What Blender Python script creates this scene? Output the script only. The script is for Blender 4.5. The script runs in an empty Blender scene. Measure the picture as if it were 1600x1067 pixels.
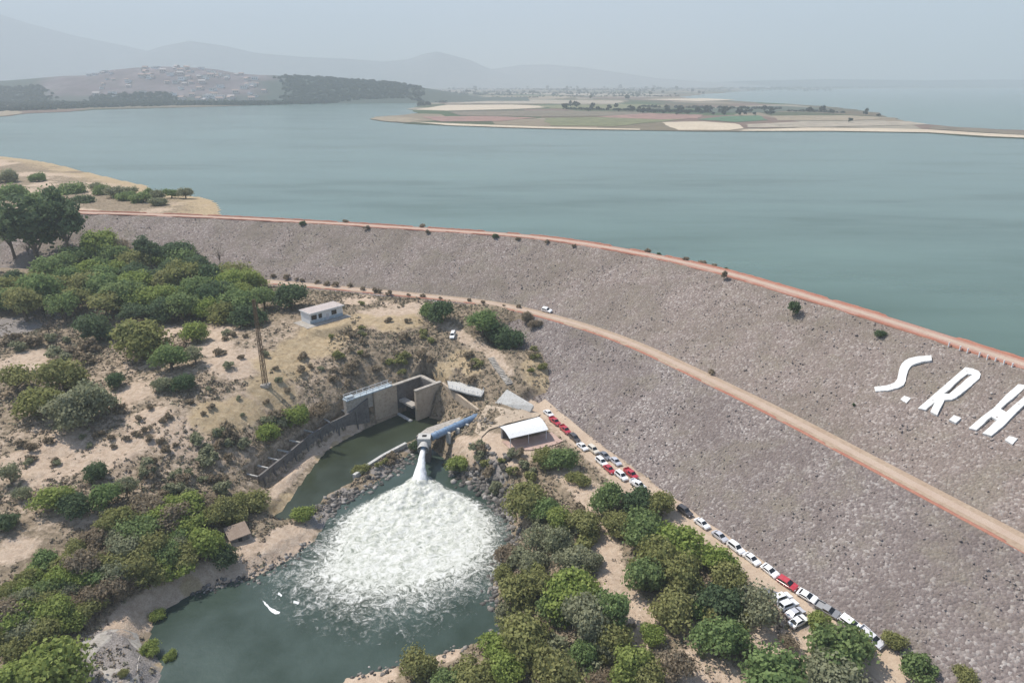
import bpy, bmesh, math, random
import numpy as np
from mathutils import Vector
random.seed(7); RNG = np.random.default_rng(11)
SC = bpy.context.scene; COL = SC.collection
R = math.radians
# ------------------------------------------------------------------ camera, sky, sun, exposure
PITCH = 20.8; CZ = 90.0; FPX = 1067.0
cam_d = bpy.data.cameras.new('camera'); cam_d.sensor_width = 36; cam_d.lens = 36*FPX/1600
cam_d.clip_start = 1; cam_d.clip_end = 60000
cam = bpy.data.objects.new('camera', cam_d); COL.objects.link(cam)
cam.location = (0, 0, CZ); cam.rotation_euler = (R(90-PITCH), 0, 0); SC.camera = cam
SUN_EL, SUN_AZ = 56.0, -62.0
w = bpy.data.worlds.new('World'); SC.world = w; w.use_nodes = True
nt = w.node_tree; sky = nt.nodes.new('ShaderNodeTexSky'); sky.sky_type = 'NISHITA'; sky.sun_disc = False
sky.sun_elevation = R(SUN_EL); sky.sun_rotation = R(SUN_AZ); sky.dust_density = 4.0; sky.air_density = 1.0; sky.altitude = 1800
bg = nt.nodes['Background']; bg.inputs[1].default_value = 0.14; nt.links.new(sky.outputs[0], bg.inputs[0])
sun_d = bpy.data.lights.new('sun', 'SUN'); sun_d.energy = 4.3; sun_d.angle = R(0.6); sun_d.color = (1, .95, .87)
sun = bpy.data.objects.new('sun', sun_d); COL.objects.link(sun)
sv = Vector((math.sin(R(SUN_AZ))*math.cos(R(SUN_EL)), math.cos(R(SUN_AZ))*math.cos(R(SUN_EL)), math.sin(R(SUN_EL))))
sun.rotation_euler = sv.to_track_quat('Z', 'Y').to_euler()
SC.view_settings.view_transform = 'Standard'; SC.view_settings.look = 'None'; SC.view_settings.exposure = 0.6; SC.view_settings.gamma = 1
SC.cycles.use_denoising = True; SC.cycles.volume_bounces = 1; SC.cycles.max_bounces = 6; SC.cycles.transparent_max_bounces = 16
HAZE = 2.35e-4
# ------------------------------------------------------------------ helpers: objects
def tag(o, label=None, cat=None, group=None, kind=None):
    if label: o['label'] = label
    if cat: o['category'] = cat
    if group: o['group'] = group
    if kind: o['kind'] = kind
    return o
def empty(name, loc, rz=0, sc=1.0):
    o = bpy.data.objects.new(name, None); COL.objects.link(o)
    o.location = loc; o.rotation_euler = (0, 0, rz); o.scale = (sc, sc, sc); o.empty_display_size = .5
    return o
def link(name, me, parent=None):
    o = bpy.data.objects.new(name, me); COL.objects.link(o)
    if parent is not None: o.parent = parent
    return o
def np_mesh(name, V, F, mat=None, smooth=False, mats=None, mi=None, attrs=None):
    """V (n,3), F (m,k) arrays or list of lists"""
    me = bpy.data.meshes.new(name); V = np.asarray(V, dtype=np.float32)
    if isinstance(F, np.ndarray):
        m, k = F.shape
        me.vertices.add(len(V)); me.vertices.foreach_set('co', V.ravel())
        me.loops.add(m*k); me.loops.foreach_set('vertex_index', F.astype(np.int32).ravel())
        me.polygons.add(m); me.polygons.foreach_set('loop_start', np.arange(0, m*k, k, dtype=np.int32))
        me.update(calc_edges=True)
    else:
        me.from_pydata([tuple(map(float, v)) for v in V], [], F)
    for q in (mats or ([mat] if mat else [])): me.materials.append(q)
    if mi is not None: me.polygons.foreach_set('material_index', np.asarray(mi, dtype=np.int32))
    if smooth: me.polygons.foreach_set('use_smooth', np.ones(len(me.polygons), dtype=bool))
    for an, av in (attrs or {}).items():
        av = np.asarray(av, dtype=np.float32)
        if av.ndim == 1:
            a = me.attributes.new(an, 'FLOAT', 'POINT'); a.data.foreach_set('value', av)
        else:
            a = me.attributes.new(an, 'FLOAT_COLOR', 'POINT'); a.data.foreach_set('color', av.ravel())
    me.validate(); me.update()
    return me
class MB:
    def __init__(s): s.v = []; s.f = []
    def poly(s, pts):
        n = len(s.v); s.v += [tuple(p) for p in pts]; s.f.append(list(range(n, n+len(pts))))
    def hexa(s, b, t):   # bottom quad, top quad (same winding, ccw from above)
        n = len(s.v); s.v += [tuple(p) for p in b] + [tuple(p) for p in t]
        k = len(b)
        s.f.append([n+i for i in reversed(range(k))]); s.f.append([n+k+i for i in range(k)])
        for i in range(k): j = (i+1) % k; s.f.append([n+i, n+j, n+k+j, n+k+i])
    def box(s, c, d, ang=0):
        cx, cy, cz = c; dx, dy, dz = d[0]/2, d[1]/2, d[2]/2; ca, sa = math.cos(ang), math.sin(ang)
        q = [(cx+x*ca-y*sa, cy+x*sa+y*ca) for x, y in ((-dx,-dy),(dx,-dy),(dx,dy),(-dx,dy))]
        s.hexa([(x, y, cz-dz) for x, y in q], [(x, y, cz+dz) for x, y in q])
    def tube(s, path, rad, n=8, cap=True):
        path = [Vector(p) for p in path]; rings = []
        for i, p in enumerate(path):
            t = (path[min(i+1, len(path)-1)] - path[max(i-1, 0)]).normalized()
            a = t.orthogonal().normalized() if abs(t.z) > .95 else t.cross(Vector((0, 0, 1))).normalized()
            b = t.cross(a).normalized(); r = rad[i] if hasattr(rad, '__len__') else rad
            k = len(s.v); rings.append(k)
            for j in range(n):
                th = 2*math.pi*j/n; s.v.append(tuple(p + a*math.cos(th)*r + b*math.sin(th)*r))
        for r0, r1 in zip(rings, rings[1:]):
            for j in range(n): s.f.append([r0+j, r0+(j+1) % n, r1+(j+1) % n, r1+j])
        if cap:
            s.f.append([rings[0]+j for j in reversed(range(n))]); s.f.append([rings[-1]+j for j in range(n)])
    def mesh(s, name, mat=None, smooth=False): 
        me = np_mesh(name, np.array(s.v), s.f, mat, smooth)
        bm = bmesh.new(); bm.from_mesh(me); bmesh.ops.recalc_face_normals(bm, faces=bm.faces); bm.to_mesh(me); bm.free()
        return me
    def build(s, name, mat, parent=None, smooth=False): return link(name, s.mesh(name, mat, smooth), parent)
# ------------------------------------------------------------------ helpers: noise, projection
def hash2(ix, iy, s=0):
    h = (ix.astype(np.int64)*374761393 + iy.astype(np.int64)*668265263 + s*69069) & 0xffffffff
    h = ((h ^ (h >> 13))*1274126177) & 0xffffffff
    return ((h ^ (h >> 16)) & 0xffff)/65535.0
def vnoise(x, y, s=0):
    ix, iy = np.floor(x), np.floor(y); fx, fy = x-ix, y-iy
    fx = fx*fx*(3-2*fx); fy = fy*fy*(3-2*fy)
    a, b, c, d = hash2(ix, iy, s), hash2(ix+1, iy, s), hash2(ix, iy+1, s), hash2(ix+1, iy+1, s)
    return (a*(1-fx)+b*fx)*(1-fy)+(c*(1-fx)+d*fx)*fy
def fbm(x, y, o=4, s=0):
    t = 0; a = .5
    for k in range(o): t = t + a*vnoise(x*2**k, y*2**k, s+k*17); a *= .5
    return t/(1-.5**o)
def sstep(a, b, x): t = np.clip((x-a)/(b-a), 0, 1); return t*t*(3-2*t)
CP, SP = math.cos(R(PITCH)), math.sin(R(PITCH))
def at(px, py, z):          # the world point at height z that the photograph shows at (px, py)
    u = (px-800)/FPX; v = (py-533.5)/FPX
    dx, dy, dz = u, CP - v*SP, -SP - v*CP
    t = (z-CZ)/dz; return np.array([t*dx, t*dy, float(z)])
def seg_dist(x, y, P, closed=False):
    """distance to polyline, nearest param z (if 3d)"""
    P = np.asarray(P, float); n = len(P); best = np.full(np.shape(x), 1e9); zz = np.zeros(np.shape(x))
    for i in range(n if closed else n-1):
        a, b = P[i], P[(i+1) % n]; d = b[:2]-a[:2]; L = d@d + 1e-12
        t = np.clip(((x-a[0])*d[0]+(y-a[1])*d[1])/L, 0, 1)
        q = np.hypot(x-a[0]-t*d[0], y-a[1]-t*d[1]); m = q < best; best = np.where(m, q, best)
        if P.shape[1] > 2: zz = np.where(m, a[2]+t*(b[2]-a[2]), zz)
    return best, zz
def inside(x, y, P):
    P = np.asarray(P, float); r = np.zeros(np.shape(x), bool); n = len(P)
    for i in range(n):
        a, b = P[i], P[(i+1) % n]
        c = ((a[1] > y) != (b[1] > y)) & (x < (b[0]-a[0])*(y-a[1])/((b[1]-a[1]) if b[1] != a[1] else 1e-9)+a[0]); r ^= c
    return r
def smooth_poly(P, n=6):    # Catmull-Rom
    P = np.asarray(P, float); Q = np.vstack([2*P[0]-P[1], P, 2*P[-1]-P[-2]]); out = []
    for i in range(1, len(Q)-2):
        for k in range(n):
            t = k/n; p0, p1, p2, p3 = Q[i-1], Q[i], Q[i+1], Q[i+2]
            out.append(.5*(2*p1+(p2-p0)*t+(2*p0-5*p1+4*p2-p3)*t*t+(3*p1-p0-3*p2+p3)*t**3))
    out.append(P[-1]); return np.array(out)
# ------------------------------------------------------------------ the dam's shape (metres; toe road = 0)
CREST, BENCH, LAKE, POOL = 31.0, 14.2, 28.0, -8.0
crest_px = [(1600,570),(1400,505),(1260,463),(1130,425),(1000,396),(850,372),(690,360),(500,348),(300,338),(120,332)]
A = [at(a, b, CREST)[:2] for a, b in crest_px]
A = [A[0]+(A[0]-A[1])*2.6] + A + [A[-1]+(A[-1]-A[-2])*.35]
AXIS = smooth_poly(A, 8)
def resample(P, st):
    P = np.asarray(P, float); L = np.r_[0, np.cumsum(np.hypot(*np.diff(P[:, :2], axis=0).T))]; n = max(2, int(L[-1]/st)+1); q = np.linspace(0, L[-1], n)
    return np.stack([np.interp(q, L, P[:, k]) for k in range(P.shape[1])], 1)
AXIS = resample(AXIS, 3.0); _k = np.exp(-.5*(np.arange(-8, 9)/3.5)**2); _k /= _k.sum()
AXIS = np.stack([np.convolve(np.r_[2*AXIS[0, c]-AXIS[8:0:-1, c], AXIS[:, c], 2*AXIS[-1, c]-AXIS[-2:-10:-1, c]], _k, 'valid') for c in (0, 1)], 1)
def axis_sd(x, y):          # signed distance, + on the downstream side
    x = np.asarray(x, float); y = np.asarray(y, float)
    d, _ = seg_dist(x, y, AXIS); best = np.full(x.shape, 1e9); sg = np.ones(x.shape)
    for a, b in zip(AXIS[:-1], AXIS[1:]):
        e = b-a; L = e@e; t = np.clip(((x-a[0])*e[0]+(y-a[1])*e[1])/L, 0, 1)
        q = np.hypot(x-a[0]-t*e[0], y-a[1]-t*e[1]); m = q < best-1e-9
        best = np.where(m, q, best); sg = np.where(m, np.sign(e[0]*(y-a[1])-e[1]*(x-a[0])), sg)
    return best*sg
def prof(d):
    d = np.asarray(d, float)
    return np.interp(d, [-12, -3, 3, 36.6, 42.8, 75, 90], [25.5, CREST, CREST, BENCH, BENCH, -1.9, -9.4])
def hdam(x, y): return prof(axis_sd(x, y))
def on_dam(px, py, off=0.0):
    lo, hi = -5.0, 40.0
    for _ in range(22):
        m = (lo+hi)/2; p = at(px, py, m)
        if hdam(p[0], p[1])+off > m: lo = m
        else: hi = m
    return at(px, py, (lo+hi)/2)
# ------------------------------------------------------------------ terrain
ctrl = [(0,330,29.5),(60,335,29),(-100,330,30),(-80,420,21),(0,420,19),(60,420,18),(150,440,14.5),(250,450,13.5),(340,450,13.8),
 (0,500,12.5),(60,500,12.3),(130,500,12),(-150,560,12.5),(0,560,11.5),(100,560,11),(200,540,11.5),(300,520,12.5),(400,500,13),(0,640,9),(100,650,8.5),(200,640,9),
 (300,610,10),(380,560,11.5),(500,500,13.8),(440,520,13.2),(560,480,14),(640,480,13.9),(600,505,12.6),(520,530,11),(480,560,9),(430,590,8.5),(400,640,5),(330,660,6),
 (250,690,6),(150,700,6.5),(0,720,6.5),(-150,720,7),(70,760,4.5),(200,750,3.5),(300,720,2.5),(370,690,2),(440,640,2.5),(480,610,4.5),(520,585,6.5),(560,560,8),(620,535,9.8),
 (680,515,10.6),(710,526,10.2),(740,490,13.2),(790,495,13.4),(830,505,13),(760,530,9.5),(800,545,8.6),(770,570,6.2),(720,560,6.4),(660,570,5),(610,575,4.5),(700,590,3.2),
 (750,600,3.2),(800,590,4.6),(830,610,3),(780,612,2.6),(790,640,.6),(830,640,.3),(750,650,0),(760,690,0),(820,700,0),(850,660,0),(540,620,1.8),(520,625,1.5),(500,650,-1),
 (460,680,-2.3),(420,715,-2.6),(380,735,-2),(330,760,-1),(300,800,-1.5),(220,800,1),(120,800,3),(0,830,3.5),(-150,850,4),(0,900,1.5),(100,880,.5),(200,860,-.5),(300,850,-3),
 (360,840,-4.2),(400,800,-4.6),(420,780,-5),(430,850,-6.2),(350,890,-5.8),(250,930,-5.6),(190,950,-4.6),(100,980,-2.6),(0,1000,-1),(-150,1000,1),(60,1060,-3),(180,1030,-4.4),(240,1050,-5.6),(0,1150,-3),(200,1180,-5),
 (720,700,-2.5),(715,730,-5),(745,735,-4.5),(780,720,-1.5),(820,740,-1.2),(800,780,-5),(830,800,-3),(880,760,-1),(930,800,-1.2),(820,850,-5.2),(870,860,-2.6),(810,930,-6),(870,920,-3.4),
 (830,985,-6),(760,1000,-6.6),(700,1030,-6.8),(640,1060,-6.6),(560,1080,-6.8),(760,1060,-5),(900,1000,-3.2),(960,900,-1.8),(1050,900,-1.2),(1000,1000,-2),(1100,1000,-1.2),(1200,1000,-.5),(1100,880,-.6),(1000,800,-.6),
 (1220,945,-.1),(900,1080,-4),(1050,1100,-2.6),(1250,1080,-.8),(1000,1200,-3.4),(1350,1150,-.4),(700,1180,-5.5),(450,1180,-7),
 (600,655,-6.8),(520,690,-7),(470,730,-7),(430,770,-6.6),(600,715,-6.8),(560,755,-6.8),(690,655,-5.5),(720,650,-3.5),(700,620,-1),(735,640,-.5),(690,690,-5),(510,800,-6.6),(470,835,-6.7)]
CP3 = [at(*c) for c in ctrl]
toe_road_px = [(838,632),(855,645),(880,664),(905,686),(950,722),(985,752),(1030,780),(1075,812),(1120,845),(1165,880),(1205,912),(1250,943),(1300,975),(1345,1010),(1400,1060),(1480,1130)]
TOE = smooth_poly([at(a, b, 0) for a, b in toe_road_px], 5)
CP3 += [p for p in TOE[::4]]
for a, b in [(420,445),(340,412),(250,385),(170,365),(125,342),(850,528),(858,565),(862,600),(862,632)]: CP3.append(on_dam(a, b))
for i in range(2, len(AXIS)-2, 9):
    t = AXIS[i+1]-AXIS[i-1]; t = t/np.linalg.norm(t); n = np.array([-t[1], t[0]])
    if axis_sd(*(AXIS[i]+n*5)) < 0: n = -n
    p = AXIS[i]+n*22; CP3.append(np.array([p[0], p[1], 14.0]))
    if p[0] > 20:
        p = AXIS[i]+n*52; CP3.append(np.array([p[0], p[1], -1.0]))
CP3 = np.array(CP3)
def tps_fit(P):
    n = len(P); d = np.hypot(P[:, None, 0]-P[None, :, 0], P[:, None, 1]-P[None, :, 1])
    K = np.where(d > 0, d*d*np.log(d+1e-12), 0) + np.eye(n)*8.0
    Q = np.c_[np.ones(n), P[:, :2]]; M = np.block([[K, Q], [Q.T, np.zeros((3, 3))]])
    return np.linalg.solve(M, np.r_[P[:, 2], 0, 0, 0])
SCL = 100.0; CPS = CP3.copy(); CPS[:, :2] /= SCL
K_ = np.hypot(CPS[:, None, 0]-CPS[None, :, 0], CPS[:, None, 1]-CPS[None, :, 1])
def _phi(d): return np.where(d > 1e-9, d*d*np.log(d+1e-12), 0)
_n = len(CPS); _Q = np.c_[np.ones(_n), CPS[:, :2]]
COEF = np.linalg.solve(np.block([[_phi(K_)+np.eye(_n)*2e-3, _Q], [_Q.T, np.zeros((3, 3))]]), np.r_[CPS[:, 2], 0, 0, 0])
def tps(x, y):
    x = np.asarray(x, float)/SCL; y = np.asarray(y, float)/SCL
    r = COEF[-3]+COEF[-2]*x+COEF[-1]*y
    for i in range(_n): r = r + COEF[i]*_phi(np.hypot(x-CPS[i, 0], y-CPS[i, 1]))
    return r
chan_px = [(622,653),(650,657),(668,652),(690,657),(672,672),(652,684),(636,692),(600,712),(572,729),(556,742),(545,765),(505,785),(470,808),(440,815),(427,806),(440,799),(459,774),(476,748),(487,734),(497,721),(512,703),(546,683),(578,667)]
pool_px = [(640,708),(676,702),(700,722),(720,745),(748,756),(776,778),(796,815),(800,850),(776,890),(768,930),(778,962),(800,975),(770,995),(700,1018),(640,1036),(540,1060),(480,1140),(230,1140),(255,1040),(232,1005),(243,962),(300,928),(345,912),(395,903),(440,882),(492,845),(515,808),(530,785),(560,768),(590,752),(615,735)]
CHAN = np.array([at(a, b, POOL)[:2] for a, b in chan_px]); PL = np.array([at(a, b, POOL)[:2] for a, b in pool_px])
CHAN = np.vstack([[(-33.2, 195.6), (-28.6, 191.2)], CHAN[1:]])
wall_px = [(578,660),(539,676),(502,691),(474,711),(451,730),(430,746),(408,763)]
WALL = smooth_poly([at(a, b, -7.2) for a, b in wall_px], 4)
_wt = np.gradient(WALL[:, :2], axis=0); _wt /= np.linalg.norm(_wt, axis=1)[:, None]
WN = np.c_[_wt[:, 1], -_wt[:, 0]]       # towards the hillside
if WN[3]@(np.array([-90, 200])-WALL[3, :2]) < 0: WN = -WN
TRENCH = np.c_[WALL[:, :2]+WN*2.2, np.full(len(WALL), -5.2)]
PATHS = [(TOE, 3.4, 2.0)]
house_c = np.array([at(503, 500, 13.9)[0], at(503, 500, 13.9)[1]])
CULV = np.array([(-37.3, 190.6), (-30.4, 186.5), (-20.5, 197.5), (-28.5, 204)])
def height(x, y):
    x = np.asarray(x, float); y = np.asarray(y, float); z = tps(x, y)
    z = z + (fbm(x/9, y/9, 4, 3)-.5)*1.5 + (fbm(x/2.2, y/2.2, 3, 9)-.5)*.55
    for P, hw, mg in PATHS:
        d, pz = seg_dist(x, y, P); k = 1-sstep(hw, hw+mg, d); z = z*(1-k)+pz*k
    d = np.hypot(x-house_c[0], y-house_c[1]); k = 1-sstep(8.5, 12, d); z = z*(1-k)+13.8*k
    # plaza at the canopy
    d = np.hypot((x-3), (y-165)); k = 1-sstep(9, 13, d); z = z*(1-k)+0.0*k
    # canal behind the retaining wall, low bank in front of it
    d, _ = seg_dist(x, y, TRENCH); k = 1-sstep(1.3, 2.1, d); z = z*(1-k)+(-6.0)*k
    dw, _ = seg_dist(x, y, np.c_[WALL[:, :2]-WN*1.6, np.zeros(len(WALL))]); k = 1-sstep(1.2, 1.8, dw); z = np.where(k > 0, np.minimum(z, z*(1-k)-7.0*k), z)
    # culvert pit
    for P, wd in ((CHAN, 3.0), (PL, 4.5)):
        ins = inside(x, y, P); d, _ = seg_dist(x, y, P, True)
        z = np.where(ins, np.minimum(-8.15-1.6*sstep(0, 5, d), -8.15), z)
        k = 1-sstep(0, wd, d); zz = np.maximum(z, -7.4); z = np.where(ins, z, np.where(d < wd, -7.9*k+zz*(1-k), z))
    k = inside(x, y, CULV); z = np.where(k, -9.6, z)
    sd = axis_sd(x, y); z = np.where(sd < 43.5, np.minimum(z, prof(sd)-np.where(sd < 30, .8, .35)), z)
    return z
def ground(x, y): return np.maximum(height(x, y), hdam(x, y))
NX0, NX1, NY0, NY1, ST = -330.0, 132.0, 58.0, 352.0, .65
gx = np.arange(NX0, NX1, ST); gy = np.arange(NY0, NY1, ST); GX, GY = np.meshgrid(gx, gy)
GZ = height(GX, GY)
GSD = axis_sd(GX, GY); GALL = np.maximum(GZ, prof(GSD))
def gz(x, y):               # fast bilinear lookup of the visible ground
    fx = (np.asarray(x, float)-NX0)/ST; fy = (np.asarray(y, float)-NY0)/ST
    fx = np.clip(fx, 0, GALL.shape[1]-1.001); fy = np.clip(fy, 0, GALL.shape[0]-1.001)
    ix = fx.astype(int); iy = fy.astype(int); a = fx-ix; b = fy-iy
    return (GALL[iy, ix]*(1-a)+GALL[iy, ix+1]*a)*(1-b)+(GALL[iy+1, ix]*(1-a)+GALL[iy+1, ix+1]*a)*b
def G(px, py, up=0.0):      # ground point (raised by up) seen at a pixel
    zs = np.linspace(34, -10, 500)          # march down the sight line
    u = (px-800)/FPX; v = (py-533.5)/FPX; dz = -SP-v*CP; t = (zs-CZ)/dz
    x = t*u; y = t*(CP-v*SP); h = gz(x, y)+up
    i = int(np.argmax(zs <= h)) if (zs <= h).any() else len(zs)-1
    if i == 0: return np.array([x[0], y[0], zs[0]-up])
    f0 = zs[i-1]-h[i-1]; f1 = h[i]-zs[i]; k = f0/(f0+f1+1e-9)
    X = x[i-1]+(x[i]-x[i-1])*k; Y = y[i-1]+(y[i]-y[i-1])*k
    return np.array([X, Y, float(gz(X, Y))])
# ------------------------------------------------------------------ materials
def mat(name, col, rough=.9, spec=.2, metal=0):
    m = bpy.data.materials.new(name); m.use_nodes = True; b = m.node_tree.nodes['Principled BSDF']
    b.inputs['Base Color'].default_value = (*col, 1); b.inputs['Roughness'].default_value = rough
    b.inputs['Specular IOR Level'].default_value = spec; b.inputs['Metallic'].default_value = metal
    return m
class NG:
    def __init__(s, m): s.m = m; s.t = m.node_tree; s.b = s.t.nodes['Principled BSDF']
    def n(s, typ, **k):
        o = s.t.nodes.new(typ)
        for a, b in k.items(): setattr(o, a, b)
        return o
    def l(s, a, b): s.t.links.new(a, b)
    def coord(s, which='Object', scale=None):
        c = s.n('ShaderNodeTexCoord').outputs[which]
        if scale:
            mp = s.n('ShaderNodeMapping'); mp.inputs['Scale'].default_value = scale; s.l(c, mp.inputs[0]); c = mp.outputs[0]
        return c
    def noise(s, co, sc, det=4, rough=.6, dist=0):
        o = s.n('ShaderNodeTexNoise'); o.inputs['Scale'].default_value = sc; o.inputs['Detail'].default_value = det
        o.inputs['Roughness'].default_value = rough; o.inputs['Distortion'].default_value = dist; s.l(co, o.inputs['Vector']); return o.outputs['Fac']
    def voro(s, co, sc, out='Color', feature='F1'):
        o = s.n('ShaderNodeTexVoronoi', feature=feature); o.inputs['Scale'].default_value = sc; s.l(co, o.inputs['Vector']); return o.outputs[out]
    def ramp(s, f, stops):
        o = s.n('ShaderNodeValToRGB'); e = o.color_ramp.elements
        while len(e) < len(stops): e.new(.5)
        for el, (p, c) in zip(e, stops): el.position = p; el.color = (*c, 1) if len(c) == 3 else c
        s.l(f, o.inputs[0]); return o.outputs[0]
    def mix(s, f, a, b, bt='MIX'):
        o = s.n('ShaderNodeMix', data_type='RGBA', blend_type=bt)
        for v, i in ((f, 0), (a, 6), (b, 7)):
            if isinstance(v, (int, float)): o.inputs[i].default_value = v
            elif isinstance(v, tuple): o.inputs[i].default_value = (*v, 1)
            else: s.l(v, o.inputs[i])
        return o.outputs[2]
    def math(s, op, a, b=0, clamp=False):
        o = s.n('ShaderNodeMath', operation=op, use_clamp=clamp)
        for v, i in ((a, 0), (b, 1)):
            if isinstance(v, (int, float)): o.inputs[i].default_value = v
            else: s.l(v, o.inputs[i])
        return o.outputs[0]
    def attr(s, name, out='Fac'): return s.n('ShaderNodeAttribute', attribute_name=name).outputs[out]
    def base(s, c): s.l(c, s.b.inputs['Base Color'])
    def bump(s, h, st=.5, dist=.3):
        o = s.n('ShaderNodeBump'); o.inputs['Strength'].default_value = st; o.inputs['Distance'].default_value = dist
        s.l(h, o.inputs['Height']); s.l(o.outputs[0], s.b.inputs['Normal'])
def rough_mat(name, c0, c1, sc=.6, c2=None, rough=.95, bump=.4, sc2=4.0):
    m = mat(name, c0, rough); g = NG(m); co = g.coord()
    a = g.noise(co, sc, 6, .65); b = g.noise(co, sc2, 4, .7)
    c = g.ramp(a, [(.35, c0), (.65, c1)])
    c = g.mix(g.ramp(b, [(.45, (0,0,0)), (.7, (1,1,1))]), c, c2 or tuple(x*.7 for x in c0))
    g.base(c); g.bump(b, bump, .15); return m
M = {}
def rock_mat(name, cols):
    m = mat(name, cols[0], .95); g = NG(m); co = g.coord()
    v = g.voro(co, 2.0); s1 = g.n('ShaderNodeSeparateColor'); g.l(v, s1.inputs[0])
    c = g.ramp(s1.outputs[0], [(0, cols[0]), (.45, cols[1]), (.8, cols[2]), (.95, cols[3])])
    big = g.noise(co, .05, 6, .68, .8); c = g.mix(g.ramp(big, [(.42, (0,0,0)), (.66, (.8,.8,.8))]), c, cols[4]); b2 = g.noise(co, .11, 5, .7); c = g.mix(g.ramp(b2, [(.5, (0,0,0)), (.72, (.6,.6,.6))]), c, (.235,.205,.152))
    sm = g.noise(co, 3.0, 3, .7); c = g.mix(.55, c, g.ramp(sm, [(.3, (.62,.62,.62)), (.7, (1,1,1))]), 'MULTIPLY')
    g.base(c); h = g.voro(co, 2.0, 'Distance'); g.bump(g.math('ADD', g.math('MULTIPLY', h, -1), g.math('MULTIPLY', sm, .5)), .7, .4); return m
M['rock_up'] = rock_mat('upper_riprap', [(.207,.164,.143),(.253,.204,.18),(.294,.244,.217),(.40,.35,.315),(.19,.158,.125)])
M['rock_lo'] = rock_mat('lower_riprap', [(.175,.143,.132),(.232,.193,.177),(.285,.243,.222),(.41,.37,.34),(.165,.133,.12)])
m = M['stone'] = mat('riprap_stone', (.3,.25,.24), .95); g = NG(m); t = g.attr('tint')
g.base(g.ramp(t, [(0,(.14,.115,.108)),(.3,(.20,.166,.154)),(.6,(.265,.222,.203)),(.85,(.34,.295,.27)),(1,(.5,.455,.42))]))
m = M['boulder'] = mat('pool_boulder', (.12,.11,.10), .8); g = NG(m); t = g.attr('tint')
g.base(g.ramp(t, [(0,(.05,.045,.04)),(.5,(.12,.11,.10)),(.9,(.22,.2,.18)),(1,(.35,.32,.29))]))
# terrain: scrub ground, bare dirt, dry grass, grey gravel by zone
m = M['terrain'] = mat('dry_ground', (.2,.16,.12), 1.0, .05); g = NG(m); co = g.coord()
zs_ = g.n('ShaderNodeSeparateColor'); g.l(g.attr('zone', 'Color'), zs_.inputs[0])
n1 = g.noise(co, .12, 6, .65); n2 = g.noise(co, .8, 5, .7); n3 = g.noise(co, 3.5, 3, .7)
c = g.ramp(n2, [(.3, (.15,.12,.08)), (.5, (.28,.22,.155)), (.68, (.40,.32,.235))])
n4 = g.noise(co, .3, 6, .72, .6)
def zmask(ch, lo=.3, hi=.75):
    f = g.math('ADD', ch, g.math('MULTIPLY', g.math('SUBTRACT', g.math('ADD', g.math('MULTIPLY', n4, .65), g.math('MULTIPLY', n2, .35)), .5), 2.4)); return g.ramp(f, [(lo, (0,0,0)), (hi, (1,1,1))])
dirt = g.ramp(n2, [(.3, (.42,.31,.225)), (.55, (.55,.43,.325)), (.75, (.62,.51,.40))])
c = g.mix(zmask(zs_.outputs[0]), c, dirt)
c = g.mix(zmask(zs_.outputs[1]), c, g.ramp(n2, [(.3, (.36,.265,.155)), (.6, (.50,.39,.25)), (.75, (.57,.47,.33))]))
c = g.mix(zmask(zs_.outputs[2]), c, g.ramp(n3, [(.3, (.19,.17,.155)), (.6, (.33,.295,.27)), (.8, (.45,.41,.38))]))
c = g.mix(.6, c, g.ramp(n3, [(.3, (.55,.55,.55)), (.65, (1,1,1))]), 'MULTIPLY')
g.base(c); g.bump(g.math('ADD', n2, g.math('MULTIPLY', n3, .4)), .8, .5)
M['road'] = rough_mat('pale_dirt_road', (.42,.32,.235), (.50,.40,.30), .35, (.36,.27,.2), sc2=2.5)
M['bench'] = rough_mat('bench_dirt_road', (.36,.26,.185), (.42,.325,.24), .2, (.29,.215,.15), sc2=1.5)
M['crest'] = rough_mat('reddish_crest_gravel', (.37,.215,.165), (.43,.285,.225), .25, (.31,.165,.12), sc2=1.8)
M['redkerb'] = rough_mat('orange_red_kerb', (.36,.14,.095), (.42,.2,.14), .35, (.27,.15,.11))
M['track'] = rough_mat('pale_wheel_track', (.43,.325,.25), (.48,.38,.3), .4, (.36,.26,.2))
M['conc'] = rough_mat('weathered_concrete', (.34,.31,.27), (.45,.41,.36), .35, (.22,.195,.165), .9, .25, 1.6)
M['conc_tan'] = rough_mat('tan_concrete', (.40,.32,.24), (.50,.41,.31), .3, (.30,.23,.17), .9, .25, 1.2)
M['conc_dark'] = rough_mat('stained_and_shaded_concrete', (.13,.12,.115), (.2,.185,.17), .3, (.08,.075,.07), .9, .25, 1.2)  # stained tone, also painted-in shade for outlet interior, canal wall and shelter panel
M['conc_white'] = rough_mat('pale_concrete', (.46,.45,.42), (.55,.54,.51), .5, (.33,.31,.28), .85, .2, 2)
M['paint_white'] = rough_mat('white_paint', (.68,.68,.67), (.72,.72,.71), .8, (.55,.55,.54), .6, .1, 3)
M['letter'] = rough_mat('whitewashed_stone', (.70,.70,.68), (.76,.76,.74), .8, (.5,.485,.46), .9, .4, 1.6)
M['blue'] = rough_mat('blue_pipe_paint', (.17,.26,.38), (.24,.33,.44), .6, (.14,.17,.22), .45, .1, 1.5)
M['bluegrey'] = rough_mat('blue_grey_slab', (.36,.42,.46), (.44,.5,.53), .6, (.26,.3,.32), .8, .15, 1.5)
M['roof'] = rough_mat('flat_roof_felt', (.42,.36,.33), (.5,.44,.41), .6, (.33,.29,.27), .9, .1, 2)
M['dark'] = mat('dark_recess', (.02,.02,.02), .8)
M['glass'] = mat('dark_window_glass', (.015,.018,.022), .12, .5)
M['rubber'] = mat('tyre_rubber', (.02,.02,.02), .8)
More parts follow.
